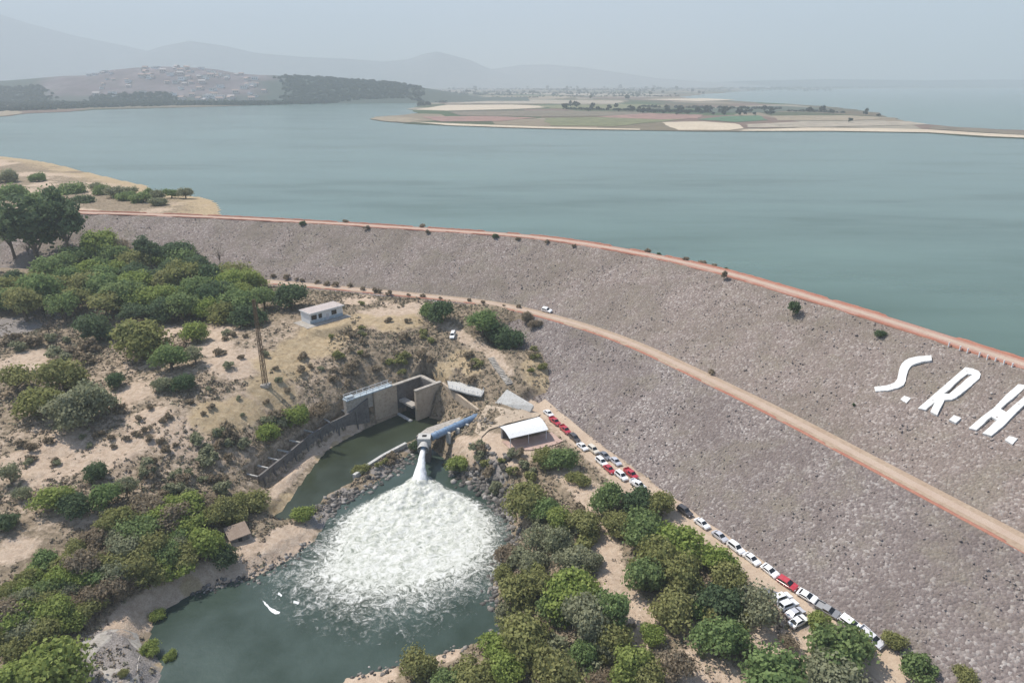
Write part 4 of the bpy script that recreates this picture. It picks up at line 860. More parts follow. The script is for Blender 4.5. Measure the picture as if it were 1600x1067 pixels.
def tree(px, py, wpx, kind, shape, label, group=None, name='tree', cat='tree', pos=None):
    NT[0] += 1; v = NT[0] % 7; cr, tk, hc = proto(kind, shape, v)
    p, Rr = pos if pos else radius_at(px, py, wpx, hc)
    e = empty(name, tuple(p), random.random()*6.28, Rr); e.scale = (Rr*random.uniform(.88, 1.18), Rr*random.uniform(.88, 1.12), Rr*random.uniform(.85, 1.15))
    link('trunk', tk, e); link('crown', cr, e); return tag(e, label, cat, group)
def rgrp(lst, suffix=''):
    for a in lst: tree(a[0], a[1], a[2], a[3], a[4], a[5])
rgrp([ # right bank, from the valve down to the picture edge
 (717,726,38,'bright','round','bright green round tree at the pool edge just right of the water jet'),
 (850,716,46,'olive','round','olive tree under the left corner of the pinkish plaza below the white shelter'),
 (878,716,52,'green','round','green tree against the toe road directly below the white shelter'),
 (905,748,34,'olive','low','small olive bush on the road side above the bare dirt path'),
 (822,782,68,'olive','round','broad olive tree on the dark boulders at the right pool edge'),
 (852,798,50,'green','round','green tree tucked behind the broad olive tree on the boulders'),
 (877,816,46,'bright','round','vivid green tree between the boulder-edge olive tree and the dirt path'),
 (912,822,54,'olive','round','olive tree on the left edge of the dirt path where it begins'),
 (842,838,58,'grey','loose','thin grey tree beside the right edge of the white foam'),
 (872,846,50,'grey','round','grey green tree right of the thin grey tree near the foam'),
 (798,868,44,'dry','low','brown low shrub at the water line right of the foam'),
 (832,878,48,'grey','low','grey shrub above the still corner of the pool right of the foam'),
 (888,876,62,'grey','round','pale grey green domed tree in the middle of the right bank'),
 (918,874,44,'grey','round','pale tree touching the dirt path beside the domed grey tree'),
 (786,900,34,'olive','low','small olive bush leaning over the water right of the lower foam'),
 (790,958,36,'grey','low','grey bush at the inner corner of the pool below the overhanging bush'),
 (812,928,64,'olive','low','olive bush hanging over the water on the right bank'),
 (842,912,48,'olive','round','yellowish olive tree just above the bush hanging over the water'),
 (895,928,88,'bright','round','large bright green tree in the middle of the right bank'),
 (870,952,56,'green','round','green tree below the large bright one, near the shore'),
 (952,952,72,'green','spread','green tree at the lower end of the dirt path'),
 (918,976,86,'grey','round','wide grey green tree below the large bright green tree'),
 (962,998,62,'olive','round','olive tree right of the wide grey green tree near the bottom'),
 (822,1002,92,'olive','round','big olive tree on the bottom shore of the pool'),
 (778,1014,56,'bright','low','yellow green bush at the tip of the bottom shore'),
 (912,1022,54,'green','round','bluish green small tree below the wide grey green tree'),
 (985,1036,84,'bright','round','yellow green tree at the bottom between two clearings'),
 (656,1038,56,'olive','round','lone olive shrub on the pale bottom bank'),
 (745,1052,70,'olive','low','olive bush cut by the bottom edge below the pool shore'),
 (795,1050,58,'bright','round','bright green crown at the bottom edge right of the olive bush'),
 (868,1058,88,'olive','round','broad dull olive tree at the bottom edge of the picture'),
 (700,1062,60,'green','low','green bush at the bottom edge beside the lone shore shrub'),
 (940,1062,50,'dry','low','brown dry bush at the bottom edge between green crowns'),
 (952,782,58,'green','round','dark topped green tree at the road next to the white pickup'),
 (992,784,60,'dark','round','dark green tree shading the road below the upper car cluster'),
 (1034,792,46,'olive','round','olive tree reaching the road beside the dark brown car'),
 (962,816,56,'olive','round','olive tree right of the dirt path behind the dark tree'),
 (1004,826,74,'green','round','green tree in the middle of the grove below the dark brown car'),
 (1066,848,76,'bright','round','deep bright green tree crown beside the long row of white cars'),
 (1028,876,76,'olive','round','wide olive tree left of the deep bright green crown'),
 (1118,876,62,'bright','round','yellow green tree touching the road by the middle white cars'),
 (1072,900,66,'olive','round','olive tree below the deep bright green crown'),
 (1010,906,64,'green','round','green tree on the right edge of the dirt path'),
 (1140,906,58,'olive','round','dull olive tree at the road above the angled cars'),
 (1050,948,76,'olive','round','rounded olive tree with a dark base in the lower right grove'),
 (1126,940,74,'dark','low','dark blue green tree in the lower right grove'),
 (1186,952,70,'grey','loose','half bare grey tree with brown stems left of the angled cars'),
 (1126,1000,88,'green','round','big green dome beside the sandy clearing at lower right'),
 (1020,992,40,'bright','low','small pale green bush in the clearing below the rounded olive tree'),
 (1304,1018,92,'green','low','big green tree at the lower right in front of the last cars'),
 (1284,972,40,'bright','low','yellow green bush right beside the angled cars'),
 (1345,1008,44,'olive','low','olive bush on the road edge below the last parked car'),
 (1208,1054,98,'green','round','bluish green dome at the bottom edge below the sandy clearing'),
 (1302,1054,84,'grey','round','grey green tree at the bottom edge below the big green tree'),
 (1058,1046,60,'dry','loose','brownish thin tree at the bottom edge beside the pale clearing'),
 (1020,1064,56,'olive','round','olive crown cut by the bottom edge left of the brownish tree'),
 (1232,1002,34,'dry','loose','bare brown shrub on the sandy clearing left of the big green tree'),
 (1440,1046,56,'green','low','green bush at the bottom right where the dam foot meets the road'),
 (1396,1000,34,'olive','low','dry olive bush against the dam rocks below the last car'),
 (1510,1058,40,'olive','low','bush on the dam foot at the far bottom right'),
 # knoll and terrace
 (690,491,48,'dark','round','dark tree on the knoll above the lone white car'),
 (672,487,30,'green','round','smaller green tree leaning on the dark knoll tree'),
 (754,503,48,'green','spread','green flat-topped tree on the hillside below the bench road'),
 (776,514,44,'dark','spread','dark tree in the middle of the hillside clump below the bench road'),
 (796,530,52,'dark','round','largest and lowest dark tree of the hillside clump below the bench road'),
 (823,496,22,'dry','round','small dry round tree at the bench road bend'),
 (837,506,20,'dry','low','low brown bush beside the small dry tree at the bench road'),
 (455,464,56,'dark','round','dark rounded tree standing behind the white house'),
 (387,493,48,'dark','round','dark rounded tree left of the lattice mast'),
 (462,652,42,'bright','round','olive green tree above the left canal wall, right of its twin'),
 (421,680,36,'bright','round','yellow green tree above the left canal wall, left of its twin'),
 (498,640,30,'dry','loose','dry brown shrub on the slope above the canal wall'),
 (472,803,34,'bright','low','bright green bush alone at the tip of the green channel'),
 (563,733,28,'olive','low','small olive bush at the end of the pale divide wall'),
 (655,697,26,'dark','low','dark shrub under the left side of the valve block'),
 # left thicket
 (42,344,84,'dark','tall','tallest dark eucalyptus at the dam end by the left picture edge'),
 (96,346,62,'dark','tall','dark eucalyptus next to the crest road end'),
 (12,360,50,'dark','tall','dark eucalyptus cut by the left picture edge'),
 (70,318,60,'green','round','green crown between the eucalyptus trees and the reservoir shore'),
 (112,300,46,'green','round','dark green tree on the shore side of the crest road end'),
 (130,318,38,'dark','round','dark bush at the very end of the red crest road'),
 (22,310,46,'green','round','grey green tree on the shore at the left edge'),
 (226,386,34,'dark','tall','tallest dark tree of the trio against the dam face'),
 (247,392,28,'dark','tall','narrow dark tree in the middle of the trio against the dam face'),
 (281,394,46,'dark','round','rounded dark tree right of the trio against the dam face'),
 (182,386,34,'dry','loose','pale brown thin tree at the dam foot left of the dark trio'),
 (305,520,44,'bright','round','bright round bush with yellow top on the bare slope'),
 (222,534,76,'olive','round','large olive tree in the middle of the bare slope'),
 (265,562,52,'green','round','green bush below the large olive tree on the slope'),
 (305,556,34,'grey','loose','grey bush right of the green bush on the bare slope'),
 (152,512,60,'dark','round','dark tree left of the large olive tree, below the thicket'),
 (178,595,34,'dark','round','dark bush at the left end of the brown fence line'),
 (286,596,38,'dark','round','dark bush at the right end of the brown fence line'),
 (252,600,36,'grey','low','grey bush in the middle of the brown fence line'),
 (96,588,70,'olive','round','olive crown at the top of the big grey clump on the left slope'),
 (62,628,72,'olive','round','left crown of the big grey clump on the left slope'),
 (100,648,76,'grey','round','grey lower crown of the big clump on the left slope'),
 (148,628,62,'grey','round','right crown of the big grey clump on the left slope'),
 (22,592,56,'olive','loose','olive tree at the left edge beside the big grey clump'),
 (148,734,42,'dark','round','dark round tree above the group of three on the lower left slope'),
 (86,778,56,'bright','round','bright green tree on the lower left slope'),
 (116,790,46,'dark','round','dark tree touching the bright green tree on the lower left slope'),
 (165,776,56,'green','round','bluish green tree right of the bright tree on the lower left slope'),
 (196,764,38,'grey','loose','grey bush at the right of the bluish green tree'),
 (14,742,38,'grey','loose','grey bush at the left edge above the lower thicket'),
 (10,818,42,'dark','low','dark bush at the left edge beside the lower thicket'),
 (34,770,30,'grey','loose','pale grey shrub left of the bright green tree'),
 (322,850,66,'bright','round','bright yellow green tree in front of the ruined hut'),
 (350,866,48,'dark','round','dark shaded tree between the bright tree and the ruined hut'),
 (84,1048,104,'bright','round','very large bright green tree in the bottom left corner'),
 (20,1056,70,'bright','round','bright green tree cut by the bottom left corner'),
 (246,962,24,'bright','low','small yellow green bush on the left shore of the dark pool'),
 (232,1016,28,'bright','low','bright bush by the old paving at the pool edge'),
 (264,1026,24,'bright','low','pale green reed bush at the water edge by the old paving'),
 (193,1052,16,'olive','low','small bush growing in the middle of the old paving'),
 (20,470,50,'green','round','green tree at the left edge beside the grey clearing'),
])
def bare_tree(px, py, h, label):
    p = G(px, py); r = np.random.default_rng(int(px)); _, _, L = crown_mesh(int(px), 1.0, 22, 10, .1); hc = 1.2; e = empty('bare_tree', tuple(p), 1.0, h/2.0)
    trunk_mb(L, hc, r, .05, True).build('trunk', M['bark'], e)
    b = MB()
    for i in range(26):
        s = L[r.integers(len(L)), :3]+[0, 0, hc]; d = r.normal(size=3)*.25+[0, 0, .15]; b.tube([tuple(s*.8+np.array([0,0,hc])*.2), tuple(s), tuple(s+d)], [.012, .009, .003], 4, False)
    b.build('twigs', M['bark'], e); tag(e, label, 'tree')
bare_tree(78, 527, 9, 'leafless tree beside the grey clearing on the left'); bare_tree(344, 412, 8, 'leafless thin tree against the dam face right of the dark trio'); bare_tree(45, 400, 9, 'bare grey tree under the eucalyptus trees at the left')
# crowded thickets: crowns one cannot tell apart share a label
def thicket(poly, gap, wr, kinds, shape, labels, group, seed):
    r = np.random.default_rng(seed); P = np.array(poly, float); pts = []; x0, y0 = P.min(0); x1, y1 = P.max(0)
    for _ in range(4000):
        q = r.uniform([x0, y0], [x1, y1])
        if inside(q[0], q[1], P) and all(math.hypot(q[0]-o[0], (q[1]-o[1])*1.6) > gap for o in pts): pts.append(q)
    pts.sort(key=lambda q: q[1])
    for q in pts:
        k = kinds[r.integers(len(kinds))]; tree(q[0], q[1], r.uniform(*wr), k, shape[r.integers(len(shape))], labels[k], group)
thicket([(0,430),(70,425),(110,395),(150,375),(200,405),(300,405),(330,420),(400,440),(415,462),(390,478),(345,486),(240,492),(130,470),(110,480),(0,475)], 24, (38, 62), ['green','green','dark','olive','bright'], ['round','spread','round'],
 {'green': 'mid green tree crowded in the upper left thicket under the dam', 'dark': 'dark green tree crowded in the upper left thicket under the dam', 'olive': 'olive tree crowded in the upper left thicket under the dam', 'bright': 'bright green tree crowded in the upper left thicket under the dam'}, 'trees of the upper left thicket', 5)
thicket([(0,925),(60,880),(110,862),(190,800),(240,780),(330,790),(385,770),(400,785),(352,818),(300,832),(278,888),(200,918),(140,952),(90,980),(60,1005),(0,1020)], 25, (36, 62), ['olive','grey','bright','bright','olive','olive','dry','green'], ['round','low','round','low'],
 {'olive': 'olive shrub crowded in the thicket left of the dark pool', 'grey': 'grey green shrub crowded in the thicket left of the dark pool', 'bright': 'yellow green shrub crowded in the thicket left of the dark pool', 'dry': 'dry brown shrub crowded in the thicket left of the dark pool', 'green': 'mid green shrub crowded in the thicket left of the dark pool'}, 'shrubs of the lower left thicket', 8)
thicket([(45,262),(150,300),(215,305),(260,312),(262,325),(200,328),(140,322),(60,300)], 22, (24, 40), ['grey','green'], ['low','low'],
 {'grey': 'grey shrub on the yellow reservoir shore behind the crest road', 'green': 'green shrub on the yellow reservoir shore behind the crest road'}, 'shrubs on the reservoir shore', 3) if False else None
for (a, c, wd) in [(160,304,30),(182,308,34),(200,313,30),(220,316,34),(245,310,30),(268,306,26),(290,306,26),(232,302,18),(205,306,24),(150,296,20),(250,320,26),(10,285,40),(60,283,26)]:
    q = SH(a, c, .8); cr, tk, hc = proto('grey' if a % 4 else 'green', 'low', a % 4); dep = q[1]*CP+(CZ-q[2])*SP; tree(0, 0, 0, 'grey' if a % 4 else 'green', 'low', 'dull green shrub on the yellow reservoir shore behind the crest road', 'shrubs on the reservoir shore', 'shrub', 'bush', (q, wd/2*dep/FPX))
# shrubs growing on the dam: low single bushes
def bush_mesh(kind, v):
    key = ('bush', kind, v)
    if key not in PROTO: V, F, L = crown_mesh(100+v, .8, 9, 420, .15); PROTO[key] = np_mesh('bush', V+[0, 0, .5], F, LEAF[kind])
    return PROTO[key]
def bush(px, py, wpx, kind, label, group=None, pos=None, name='bush'):
    NT[0] += 1; p, Rr = pos if pos else radius_at(px, py, wpx, .5)
    o = link(name, bush_mesh(kind, NT[0] % 5)); o.location = tuple(p); o.rotation_euler = (0, 0, random.random()*6.3); o.scale = (Rr, Rr, Rr*random.uniform(.8, 1.1)); return tag(o, label, 'bush', group)
tree(1240,482,19,'dark','cone','dark conical shrub alone on the upper dam face'); tree(1375,521,18,'dark','low','dark low shrub on the dam face left of the letter S')
bush(1112,581,13,'dry','brown tuft on the upper dam edge of the bench road'); tree(1132,430,9,'dry','tall','thin dry shrub standing at the crest kerb'); bush(1333,632,7,'dark','tiny dark tuft on the dam face below the letter S')
for a, c, wd in [(480,352,12),(535,351,12),(580,358,11),(655,357,12),(676,366,9),(780,368,12),(815,368,9),(863,379,10),(905,386,8),(1000,387,15),(1020,393,12),(1060,402,14),(1085,408,14),(1103,412,12),(1122,417,12)]:
    d_ = -4.2 if c < 420 else 4.2; lo = min(range(len(SA)), key=lambda i: abs(800+FPX*SA[i, 0]/(SA[i, 1]*CP+(CZ-CREST)*SP)-a)); q = SA[lo]+NRM[lo]*(-4.0 if (a in (1000,1020,1060,1085,1103,1122,535,655)) else 4.4)
    dep = q[1]*CP+(CZ-CREST)*SP; bush(0, 0, 0, 'dry' if a % 3 else 'dark', 'small dry bush growing along the edge of the crest road', 'bushes along the crest road', (np.array([q[0], q[1], float(prof(4.4))-.1]), wd/2*dep/FPX))
for a, c, wd in [(432,432,16),(447,434,14),(462,437,16),(476,439,13),(495,442,16),(514,444,13),(528,446,15),(548,447,17),(566,452,15),(580,455,14),(597,456,16),(612,459,14),(634,462,14),(660,463,12),(690,467,10),(730,470,9),(752,473,11),(790,478,10),(812,480,10)]:
    bush(a+random.uniform(-5, 5), c-1, wd*random.uniform(.45, .95), 'dry', 'brown scrubby bush along the dam side of the bench road', 'bushes along the bench road')
# small bushes dotted over the slopes
def clear(x, y, m=0):
    if inside(x, y, PL) or inside(x, y, CHAN) or axis_sd(x, y) < 44+m or gz(x, y) < prof(axis_sd(x, y))+.3: return False
    if seg_dist(np.array(x), np.array(y), TOE)[0] < 4.5+m or seg_dist(np.array(x), np.array(y), TRENCH)[0] < 2.6+m: return False
    if math.hypot(x-house_c[0], y-house_c[1]) < 11+m or math.hypot(x-3, y-165) < 10: return False
    q = C0; d = np.array([x, y])-q; e1, e2 = d@E1, d@E2
    if -19 < e1 < 12+m and -3-m < e2 < 9+m: return False
    return gz(x, y) > POOL+.15
def dotted(poly, n, wr, kinds, label, group, seed):
    r = np.random.default_rng(seed); P = np.array(poly, float); k = 0
    for _ in range(n*6):
        if k >= n: break
        q = r.uniform(P.min(0), P.max(0))
        if not inside(q[0], q[1], P): continue
        p, Rr = radius_at(q[0], q[1], r.uniform(*wr), .5)
        if not clear(p[0], p[1], .5): continue
        bush(0, 0, 0, kinds[r.integers(len(kinds))], label, group, (p, Rr)); k += 1
dotted([(330,520),(470,515),(600,520),(480,590),(420,640),(250,720),(60,730),(0,700),(180,640),(320,600)], 54, (9, 20), ['dry','dry','grey','dry'], 'small dry brown bush dotting the bare slope around the lattice mast', 'bushes dotting the slope by the mast', 1)
dotted([(0,520),(120,530),(200,570),(140,570),(30,570),(0,560)], 14, (14, 30), ['dry','grey'], 'dry grey brown bush beside the grey clearing at far left', 'bushes beside the grey clearing', 2)
dotted([(500,560),(600,520),(680,520),(760,560),(740,595),(650,580),(560,600),(500,610)], 32, (9, 20), ['dry','dry','olive'], 'brown dry bush on the cut slope above the spillway', 'bushes above the spillway', 4)
dotted([(200,700),(420,650),(470,650),(420,720),(380,760),(220,780)], 38, (13, 30), ['dry','grey','dry','grey'], 'dry grey brown bush in the band above the left canal', 'bushes above the left canal', 6)
dotted([(840,530),(870,560),(870,620),(835,610),(825,570)], 8, (9, 16), ['dry','olive'], 'dry yellowish bush beside the foot of the upper dam face', 'bushes beside the dam foot', 7)
dotted([(740,690),(840,715),(840,750),(760,740)], 16, (12, 26), ['dry','grey','olive'], 'dry low bush on the brown ground below the plaza', 'bushes below the plaza', 9)
dotted([(560,690),(650,700),(640,720),(600,735),(560,760)], 8, (8, 16), ['dry','olive'], 'low bush on the berm behind the divide wall', 'bushes on the berm', 10)
dotted([(900,760),(960,800),(1060,960),(1180,1010),(1250,1050),(900,1050),(900,900)], 20, (12, 26), ['dry','grey','olive'], 'low dry bush on the clearings of the right bank', 'bushes on the right bank clearings', 12)
dotted([(770,760),(880,770),(930,830),(935,900),(960,960),(1010,1000),(940,1050),(800,1040),(790,990),(790,900),(800,840)], 38, (22, 42), ['olive','grey','grey','dry','green'], 'low brush between the trees of the right bank', 'low brush on the right bank', 21)
dotted([(950,790),(1040,800),(1150,900),(1180,960),(1130,1040),(1040,960),(980,900)], 24, (20, 38), ['olive','green','grey','dry'], 'low brush under the trees of the lower right grove', 'low brush in the right grove', 22)
dotted([(560,470),(640,490),(690,520),(560,560),(500,530)], 10, (8, 14), ['dry','olive'], 'small bush on the yellow grass right of the house', 'bushes on the yellow grass', 15)
# dry tufts and low scrub: nobody could count these
NTF = 26000; rr = np.random.default_rng(77); C_ = []; 
xs = rr.uniform(-215, 75, NTF*4); ys = rr.uniform(82, 262, NTF*4); zz = gz(xs, ys)
ok = (axis_sd(xs, ys) > 44.5) & (zz > prof(axis_sd(xs, ys))+.25) & (zz > POOL+.3) & (seg_dist(xs, ys, TOE)[0] > 3.6) & ~inside(xs, ys, PL) & ~inside(xs, ys, CHAN) & (seg_dist(xs, ys, TRENCH)[0] > 2) & (np.hypot(xs-house_c[0], ys-house_c[1]) > 10) & (np.hypot(xs-3, ys-165) > 9.5) & (np.abs(xs/ys) < .95)
dv = np.stack([xs, ys], 1)-C0; e1 = dv@E1; e2 = dv@E2; ok &= ~((e1 > -18) & (e1 < 11.5) & (e2 > -2.6) & (e2 < 8))
ix = np.clip(((xs-NX0)/ST).astype(int), 0, GX.shape[1]-1); iy = np.clip(((ys-NY0)/ST).astype(int), 0, GX.shape[0]-1)
den = fbm(xs/11, ys/11, 4, 55)*1.25-.75*Z[iy, ix, 0]-.35*Z[iy, ix, 1]-.5*Z[iy, ix, 2]; ok &= den > rr.random(len(xs))*.62-.02
sel = np.where(ok)[0][:NTF]; xs, ys, zz = xs[sel], ys[sel], zz[sel]; K = 9; n = len(xs)
sz = rr.uniform(.22, .62, n)*(.7+.8*fbm(xs/20, ys/20, 2, 66)); d = rr.normal(size=(n, K, 3)); d[..., 2] = np.abs(d[..., 2])*.8; d /= np.linalg.norm(d, axis=2)[..., None]
c = np.stack([xs, ys, zz-.05], 1)[:, None]+d*sz[:, None, None]*rr.uniform(.4, 1.1, (n, K, 1)); nr = d+rr.normal(size=d.shape)*.6; a = np.cross(nr, rr.normal(size=d.shape)); a /= np.linalg.norm(a, axis=2)[..., None]; b_ = np.cross(nr, a); b_ /= np.linalg.norm(b_, axis=2)[..., None]
s_ = (sz*.48)[:, None, None]*rr.uniform(.6, 1.2, (n, K, 1)); V = np.stack([c-a*s_, c-b_*s_*.8, c+a*s_, c+b_*s_*.8], 2).reshape(-1, 3)
m = M['scrub'] = mat('dry_scrub_leaves', (.15,.12,.08), .9, .1); g = NG(m); g.base(g.ramp(g.attr('tint'), [(0, (.17,.135,.1)), (.35, (.25,.2,.15)), (.6, (.21,.2,.13)), (.8, (.29,.235,.165)), (1, (.42,.34,.23))]))
tag(link('dry_scrub', np_mesh('dry_scrub', V, np.arange(n*K*4).reshape(-1, 4), M['scrub'], attrs={'tint': np.repeat(np.clip(rr.random(n)*.8+.2*fbm(xs/15, ys/15, 2, 5), 0, 1), K*4)})), kind='stuff')
# loose rocks: riprap on the dam faces, boulders round the pool
ICO = None
def rocks(name, pos, size, m, seed, tint):
    r = np.random.default_rng(seed); bm = bmesh.new(); bmesh.ops.create_icosphere(bm, subdivisions=1, radius=1); v = np.array([q.co[:] for q in bm.verts]); f = np.array([[q.index for q in x.verts] for x in bm.faces]); bm.free()
    n = len(pos); sc = size[:, None, None]*r.uniform(.6, 1.25, (n, 1, 3)); jit = 1+r.uniform(-.28, .28, (n, len(v), 1)); th = r.random(n)*6.28; ca, sa = np.cos(th)[:, None], np.sin(th)[:, None]
    q = v[None]*jit*sc; q = np.stack([q[..., 0]*ca-q[..., 1]*sa, q[..., 0]*sa+q[..., 1]*ca, q[..., 2]*.75], -1)+pos[:, None]
    F = (f[None]+np.arange(n)[:, None, None]*len(v)).reshape(-1, 3)
    return tag(link(name, np_mesh(name, q.reshape(-1, 3), F, m, attrs={'tint': np.repeat(tint, len(v))})), kind='stuff')
nr_ = 13000; rr = np.random.default_rng(5); si = rr.integers(8, len(SA)-4, nr_); off = np.where(rr.random(nr_) < .5, rr.uniform(3.6, 36, nr_), rr.uniform(43.4, 72, nr_)); q = SA[si]+NRM[si]*off[:, None]+rr.uniform(-.5, .5, (nr_, 2)); h = prof(off)
ok = (h > gz(q[:, 0], q[:, 1])-.3) & (np.abs(q[:, 0]/(q[:, 1]+1e-6)) < .98) & (q[:, 1] > 70); q, h, off = q[ok], h[ok], off[ok]
rocks('riprap_stones', np.c_[q, h+.02], rr.uniform(.1, .3, len(q))*np.where(rr.random(len(q)) < .03, 1.5, 1), M['stone'], 6, np.clip(rr.beta(2.2, 2.4, len(q))+np.where(off < 40, .08, -.04), 0, 1))
PO = []; rr = np.random.default_rng(15)
def ring(px, n, wd, smin, smax):
    L = resample(np.array([at(a, c, POOL+.3) for a, c in px]), .2)
    for _ in range(n): 
        p = L[rr.integers(len(L))]; x, y = p[:2]+rr.normal(size=2)*wd; PO.append((x, y, max(float(gz(x, y)), POOL-.1), rr.uniform(smin, smax)))
ring([(702,722),(724,747),(750,757),(778,780),(797,815),(801,850),(782,884)], 260, 1.3, .3, .95); ring([(735,742),(765,755),(785,775),(796,800)], 170, 2.6, .35, 1.1)
ring([(512,806),(532,782),(560,766),(590,750),(615,735),(640,712)], 210, 1.3, .25, .85); ring([(470,815),(505,792),(540,770)], 90, 1.0, .25, .7); ring([(300,928),(345,912),(395,903),(440,882),(492,845)], 150, .8, .2, .6); ring([(540,1060),(640,1036),(700,1018),(770,995)], 60, .7, .2, .55)
ring([(800,845),(778,890),(770,930),(780,962),(800,975),(770,995)], 150, 1.0, .25, .7); ring([(745,690),(765,698),(790,705),(815,708)], 50, .7, .25, .6)
PO = np.array(PO); PO[:, 2] = np.maximum(gz(PO[:, 0], PO[:, 1]), POOL-.1)
rocks('pool_boulders', PO[:, :3], PO[:, 3], M['boulder'], 8, rr.random(len(PO)))
# ------------------------------------------------------------------ far shore: trees, woods, houses
def far_mesh(v):
    key = ('far', v)
    if key not in PROTO: V, F, L = crown_mesh(300+v, 1.1, 10, 260, .2); PROTO[key] = np_mesh('far_tree', V+[0, 0, .95], F, LEAF['far'])
    return PROTO[key]
def far_tree(px, py, wpx, label, group):      # py: foot of the tree
    p = at(px, py, LAKE+.5); dep = p[1]*CP+(CZ-LAKE)*SP; Rr = wpx/2*dep/FPX; NT[0] += 1
    o = link('far_tree', far_mesh(NT[0] % 5)); o.location = tuple(p); o.scale = (Rr, Rr, Rr*random.uniform(.9, 1.25)); o.rotation_euler = (0, 0, random.random()*6); tag(o, label, 'tree', group)
for a, c, wd, lab in [(1205,181,11,'tall dark tree alone at the right end of the green peninsula field'),(1263,179,12,'round dark tree in the middle of the peninsula tip row'),(1284,178,12,'dark tree between two others on the peninsula tip'),(1298,179,10,'small dark tree closest to the tip of the peninsula row'),
    (1329,192,8,'small round tree alone on the pale peninsula field'),(1353,181,9,'small dark tree near the thin end of the peninsula'),(1372,184,8,'last little tree before the thin end of the peninsula'),(1154,181,11,'dark tree at the left of the green peninsula field'),(979,157,9,'small round tree on the pale field beyond the peninsula'),(923,155,6,'tiny tree on the pale field beyond the peninsula')]: far_tree(a, c, wd, lab, None)
r = np.random.default_rng(9)
for i in range(64):
    t = r.random(); a = 880+t*320; c = 169+8*min(1, t*1.5)+r.uniform(-3, 5); far_tree(a, c, r.uniform(5, 10), 'dark tree in the hazy row across the middle of the peninsula', 'trees across the peninsula')
for i in range(40): far_tree(r.uniform(700, 1100), r.uniform(138, 150), r.uniform(4, 7), 'small hazy tree among the pale fields of the far plain', 'trees on the far plain')
P_ = []
def woods(n, x0, x1, f0, f1, hill=False):
    for _ in range(n):
        a = r.uniform(x0, x1); u = r.random(); c = f0(a)*(1-u)+f1(a)*u; p = at(a, c, LAKE); 
        if p[1] > 9000: continue
        z = max(LAKE, hill_z(p[0], p[1])) if hill else LAKE; P_.append((p[0], p[1], z, r.uniform(3.5, 8)))
shore_y = lambda a: np.interp(a, [-60, 60, 150, 330, 430, 640], [178, 174, 170, 165.5, 163, 158]); 
woods(900, -60, 650, lambda a: shore_y(a)-1, lambda a: shore_y(a)-4.5); woods(500, -60, 120, lambda a: 168, lambda a: 150); woods(260, 640, 1010, lambda a: 150, lambda a: 143); woods(200, 990, 1300, lambda a: 143, lambda a: 138.5)
for x0, x1, Y0, Y1, n_ in [(-40,115,2060,2520,1100),(110,200,2040,2140,250),(185,305,2060,2330,700),(300,490,2030,2200,900),(470,660,1990,2700,2300)]:   # woods along the hill's foot and on its right shoulder
    for _ in range(n_):
        px_ = r.uniform(x0, x1)+r.normal()*8; Y = Y0+(Y1-Y0)*r.random()**1.2; x = (px_-800)/FPX*Y
        if inside(x, Y, FARP): P_.append((x, Y, max(LAKE, hill_z(x, Y)-1), r.uniform(4, 8.5)))
for x0, x1, c0, c1, n_, sz_ in [(850,1010,141,142,110,9),(700,860,139.5,141,70,9),(560,720,150,153.5,260,5),(600,760,146,148,120,6),(840,1060,151.5,151,90,4),(720,840,154,153,70,4),(880,1010,171,174,80,3.5),(1000,1220,168,171,130,4),(1010,1110,175,176.5,90,4),(980,1130,139,140,90,9),(1120,1400,139.2,137.6,160,11),(1380,1640,137.2,136.6,110,12),(760,1000,145,147.5,80,6),(640,700,158,161,60,4),(1230,1320,174,177,50,3)]:
    for _ in range(n_):
        t = r.random(); p = at(x0+(x1-x0)*t, c0+(c1-c0)*t+r.normal()*.35, LAKE); P_.append((p[0], p[1], LAKE, sz_*r.uniform(.6, 1.3)))
P_ = np.array(P_); n = len(P_); K = 10; d = r.normal(size=(n, K, 3)); d[..., 2] = np.abs(d[..., 2]); d /= np.linalg.norm(d, axis=2)[..., None]
c = P_[:, None, :3]+d*P_[:, 3][:, None, None]*[.8, .8, 1.1]; a = np.cross(d, r.normal(size=d.shape)); a /= np.linalg.norm(a, axis=2)[..., None]; b_ = np.cross(d, a); s_ = P_[:, 3][:, None, None]*.55
V = np.stack([c-a*s_-b_*s_, c+a*s_-b_*s_, c+a*s_+b_*s_, c-a*s_+b_*s_], 2).reshape(-1, 3)
tag(link('far_woods', np_mesh('far_woods', V, np.arange(n*K*4).reshape(-1, 4), LEAF['far'])), kind='stuff')
HM_ = []
for k, (wc, rc) in enumerate([((.72,.70,.66), (.5,.46,.42)), ((.66,.58,.53), (.36,.26,.22)), ((.8,.79,.77), (.62,.6,.58)), ((.62,.52,.49), (.45,.40,.38))]):
    b = MB(); b.hexa([(-5,-4,-1), (5,-4,-1), (5,4,-1), (-5,4,-1)], [(-5,-4,4), (5,-4,4), (5,4,4), (-5,4,4)]); nw = len(b.f)
    b.hexa([(-5.4,-4.5,4.01), (5.4,-4.5,4.01), (5.4,4.5,4.01), (-5.4,4.5,4.01)], [(-5.4,-.3,6), (5.4,-.3,6), (5.4,.3,6), (-5.4,.3,6)] if k % 2 else [(-5.3,-4.4,4.6), (5.3,-4.4,4.6), (5.3,4.4,4.6), (-5.3,4.4,4.6)]); nrf = len(b.f)
    for x in (-3, 0, 3): b.box((x, -4.01, 1.9), (1.3, .06, 1.5))
    me = b.mesh('far_house'); [me.materials.append(q) for q in (mat('far_house_wall', wc), mat('far_house_roof', rc), M['dark'])]
    for i, p_ in enumerate(me.polygons): p_.material_index = 0 if i < nw else (1 if i < nrf else 2)
    HM_.append(me)
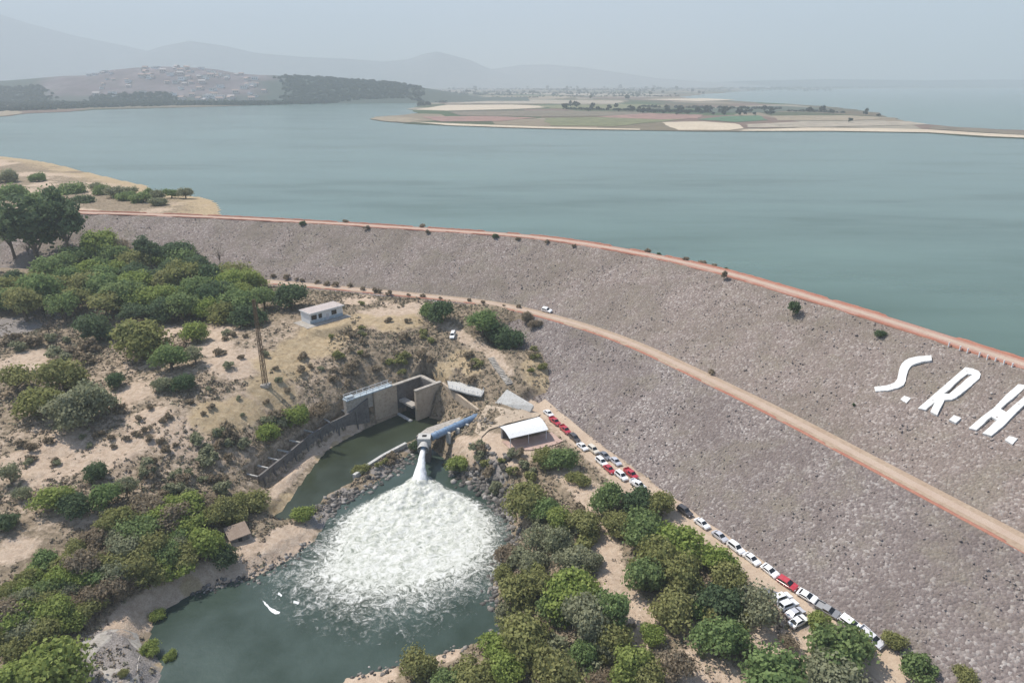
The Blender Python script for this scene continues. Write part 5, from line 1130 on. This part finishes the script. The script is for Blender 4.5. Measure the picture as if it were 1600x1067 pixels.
def far_house(px, py, sc, label, group, Y=None, kk=None):
    if Y: x = (px-800)/FPX*Y; p = (x, Y, hill_z(x, Y))
    else: p = at(px, py, LAKE+.4)
    o = link('far_house', HM_[kk if kk is not None else r.integers(4)]); o.location = tuple(p); o.scale = (sc, sc, sc); o.rotation_euler = (0, 0, r.uniform(-.7, .7)); tag(o, label, 'house', group)
for _ in range(95): far_house(r.choice([r.uniform(180, 330), r.uniform(260, 440), r.uniform(300, 430)]), 0, r.uniform(1.1, 2.2), 'small pale house on the slope of the far town hill', 'houses on the far town hill', r.uniform(HD-520, HD-60))
for _ in range(26): far_house(r.uniform(150, 520), r.uniform(153, 161), r.uniform(.9, 1.7), 'small pale house among trees along the far left shore', 'houses along the far left shore', None, 0)
for a in (352, 362, 372): far_house(a, 0, 2.1, 'long white building of the row at the foot of the town hill', 'white row under the town hill', HD-470, 2)
for _ in range(42): far_house(r.uniform(560, 800), r.uniform(137, 144), r.uniform(1.3, 3.0), 'tiny hazy white building of the town on the far plain', 'town on the far plain', None, r.choice([0, 2]))
for _ in range(20): far_house(r.uniform(800, 1060), r.uniform(137, 142), r.uniform(1.3, 3.0), 'tiny hazy building at the horizon behind the peninsula', 'buildings at the horizon', None, 0)
for _ in range(8): far_house(r.uniform(-10, 26), r.uniform(139, 142), r.uniform(2, 3), 'tiny hazy white building at the far left horizon', 'buildings at the far left', None, 2)
# ------------------------------------------------------------------ haze (air)
b = MB(); b.box((0, 6200, 625), (28000, 15400, 1274)); hz_ = b.build('haze', None); tag(hz_, kind='stuff')
hm = bpy.data.materials.new('pale_haze'); hm.use_nodes = True; t = hm.node_tree; t.nodes.remove(t.nodes['Principled BSDF'])
pv = t.nodes.new('ShaderNodeVolumePrincipled'); pv.inputs['Color'].default_value = (.69,.76,.80,1); pv.inputs['Density'].default_value = HAZE
pv.inputs['Density Attribute'].default_value = ''; pv.inputs['Anisotropy'].default_value = 0.0
t.links.new(pv.outputs[0], [x for x in t.nodes if x.type == 'OUTPUT_MATERIAL'][0].inputs['Volume']); hz_.data.materials.append(hm)
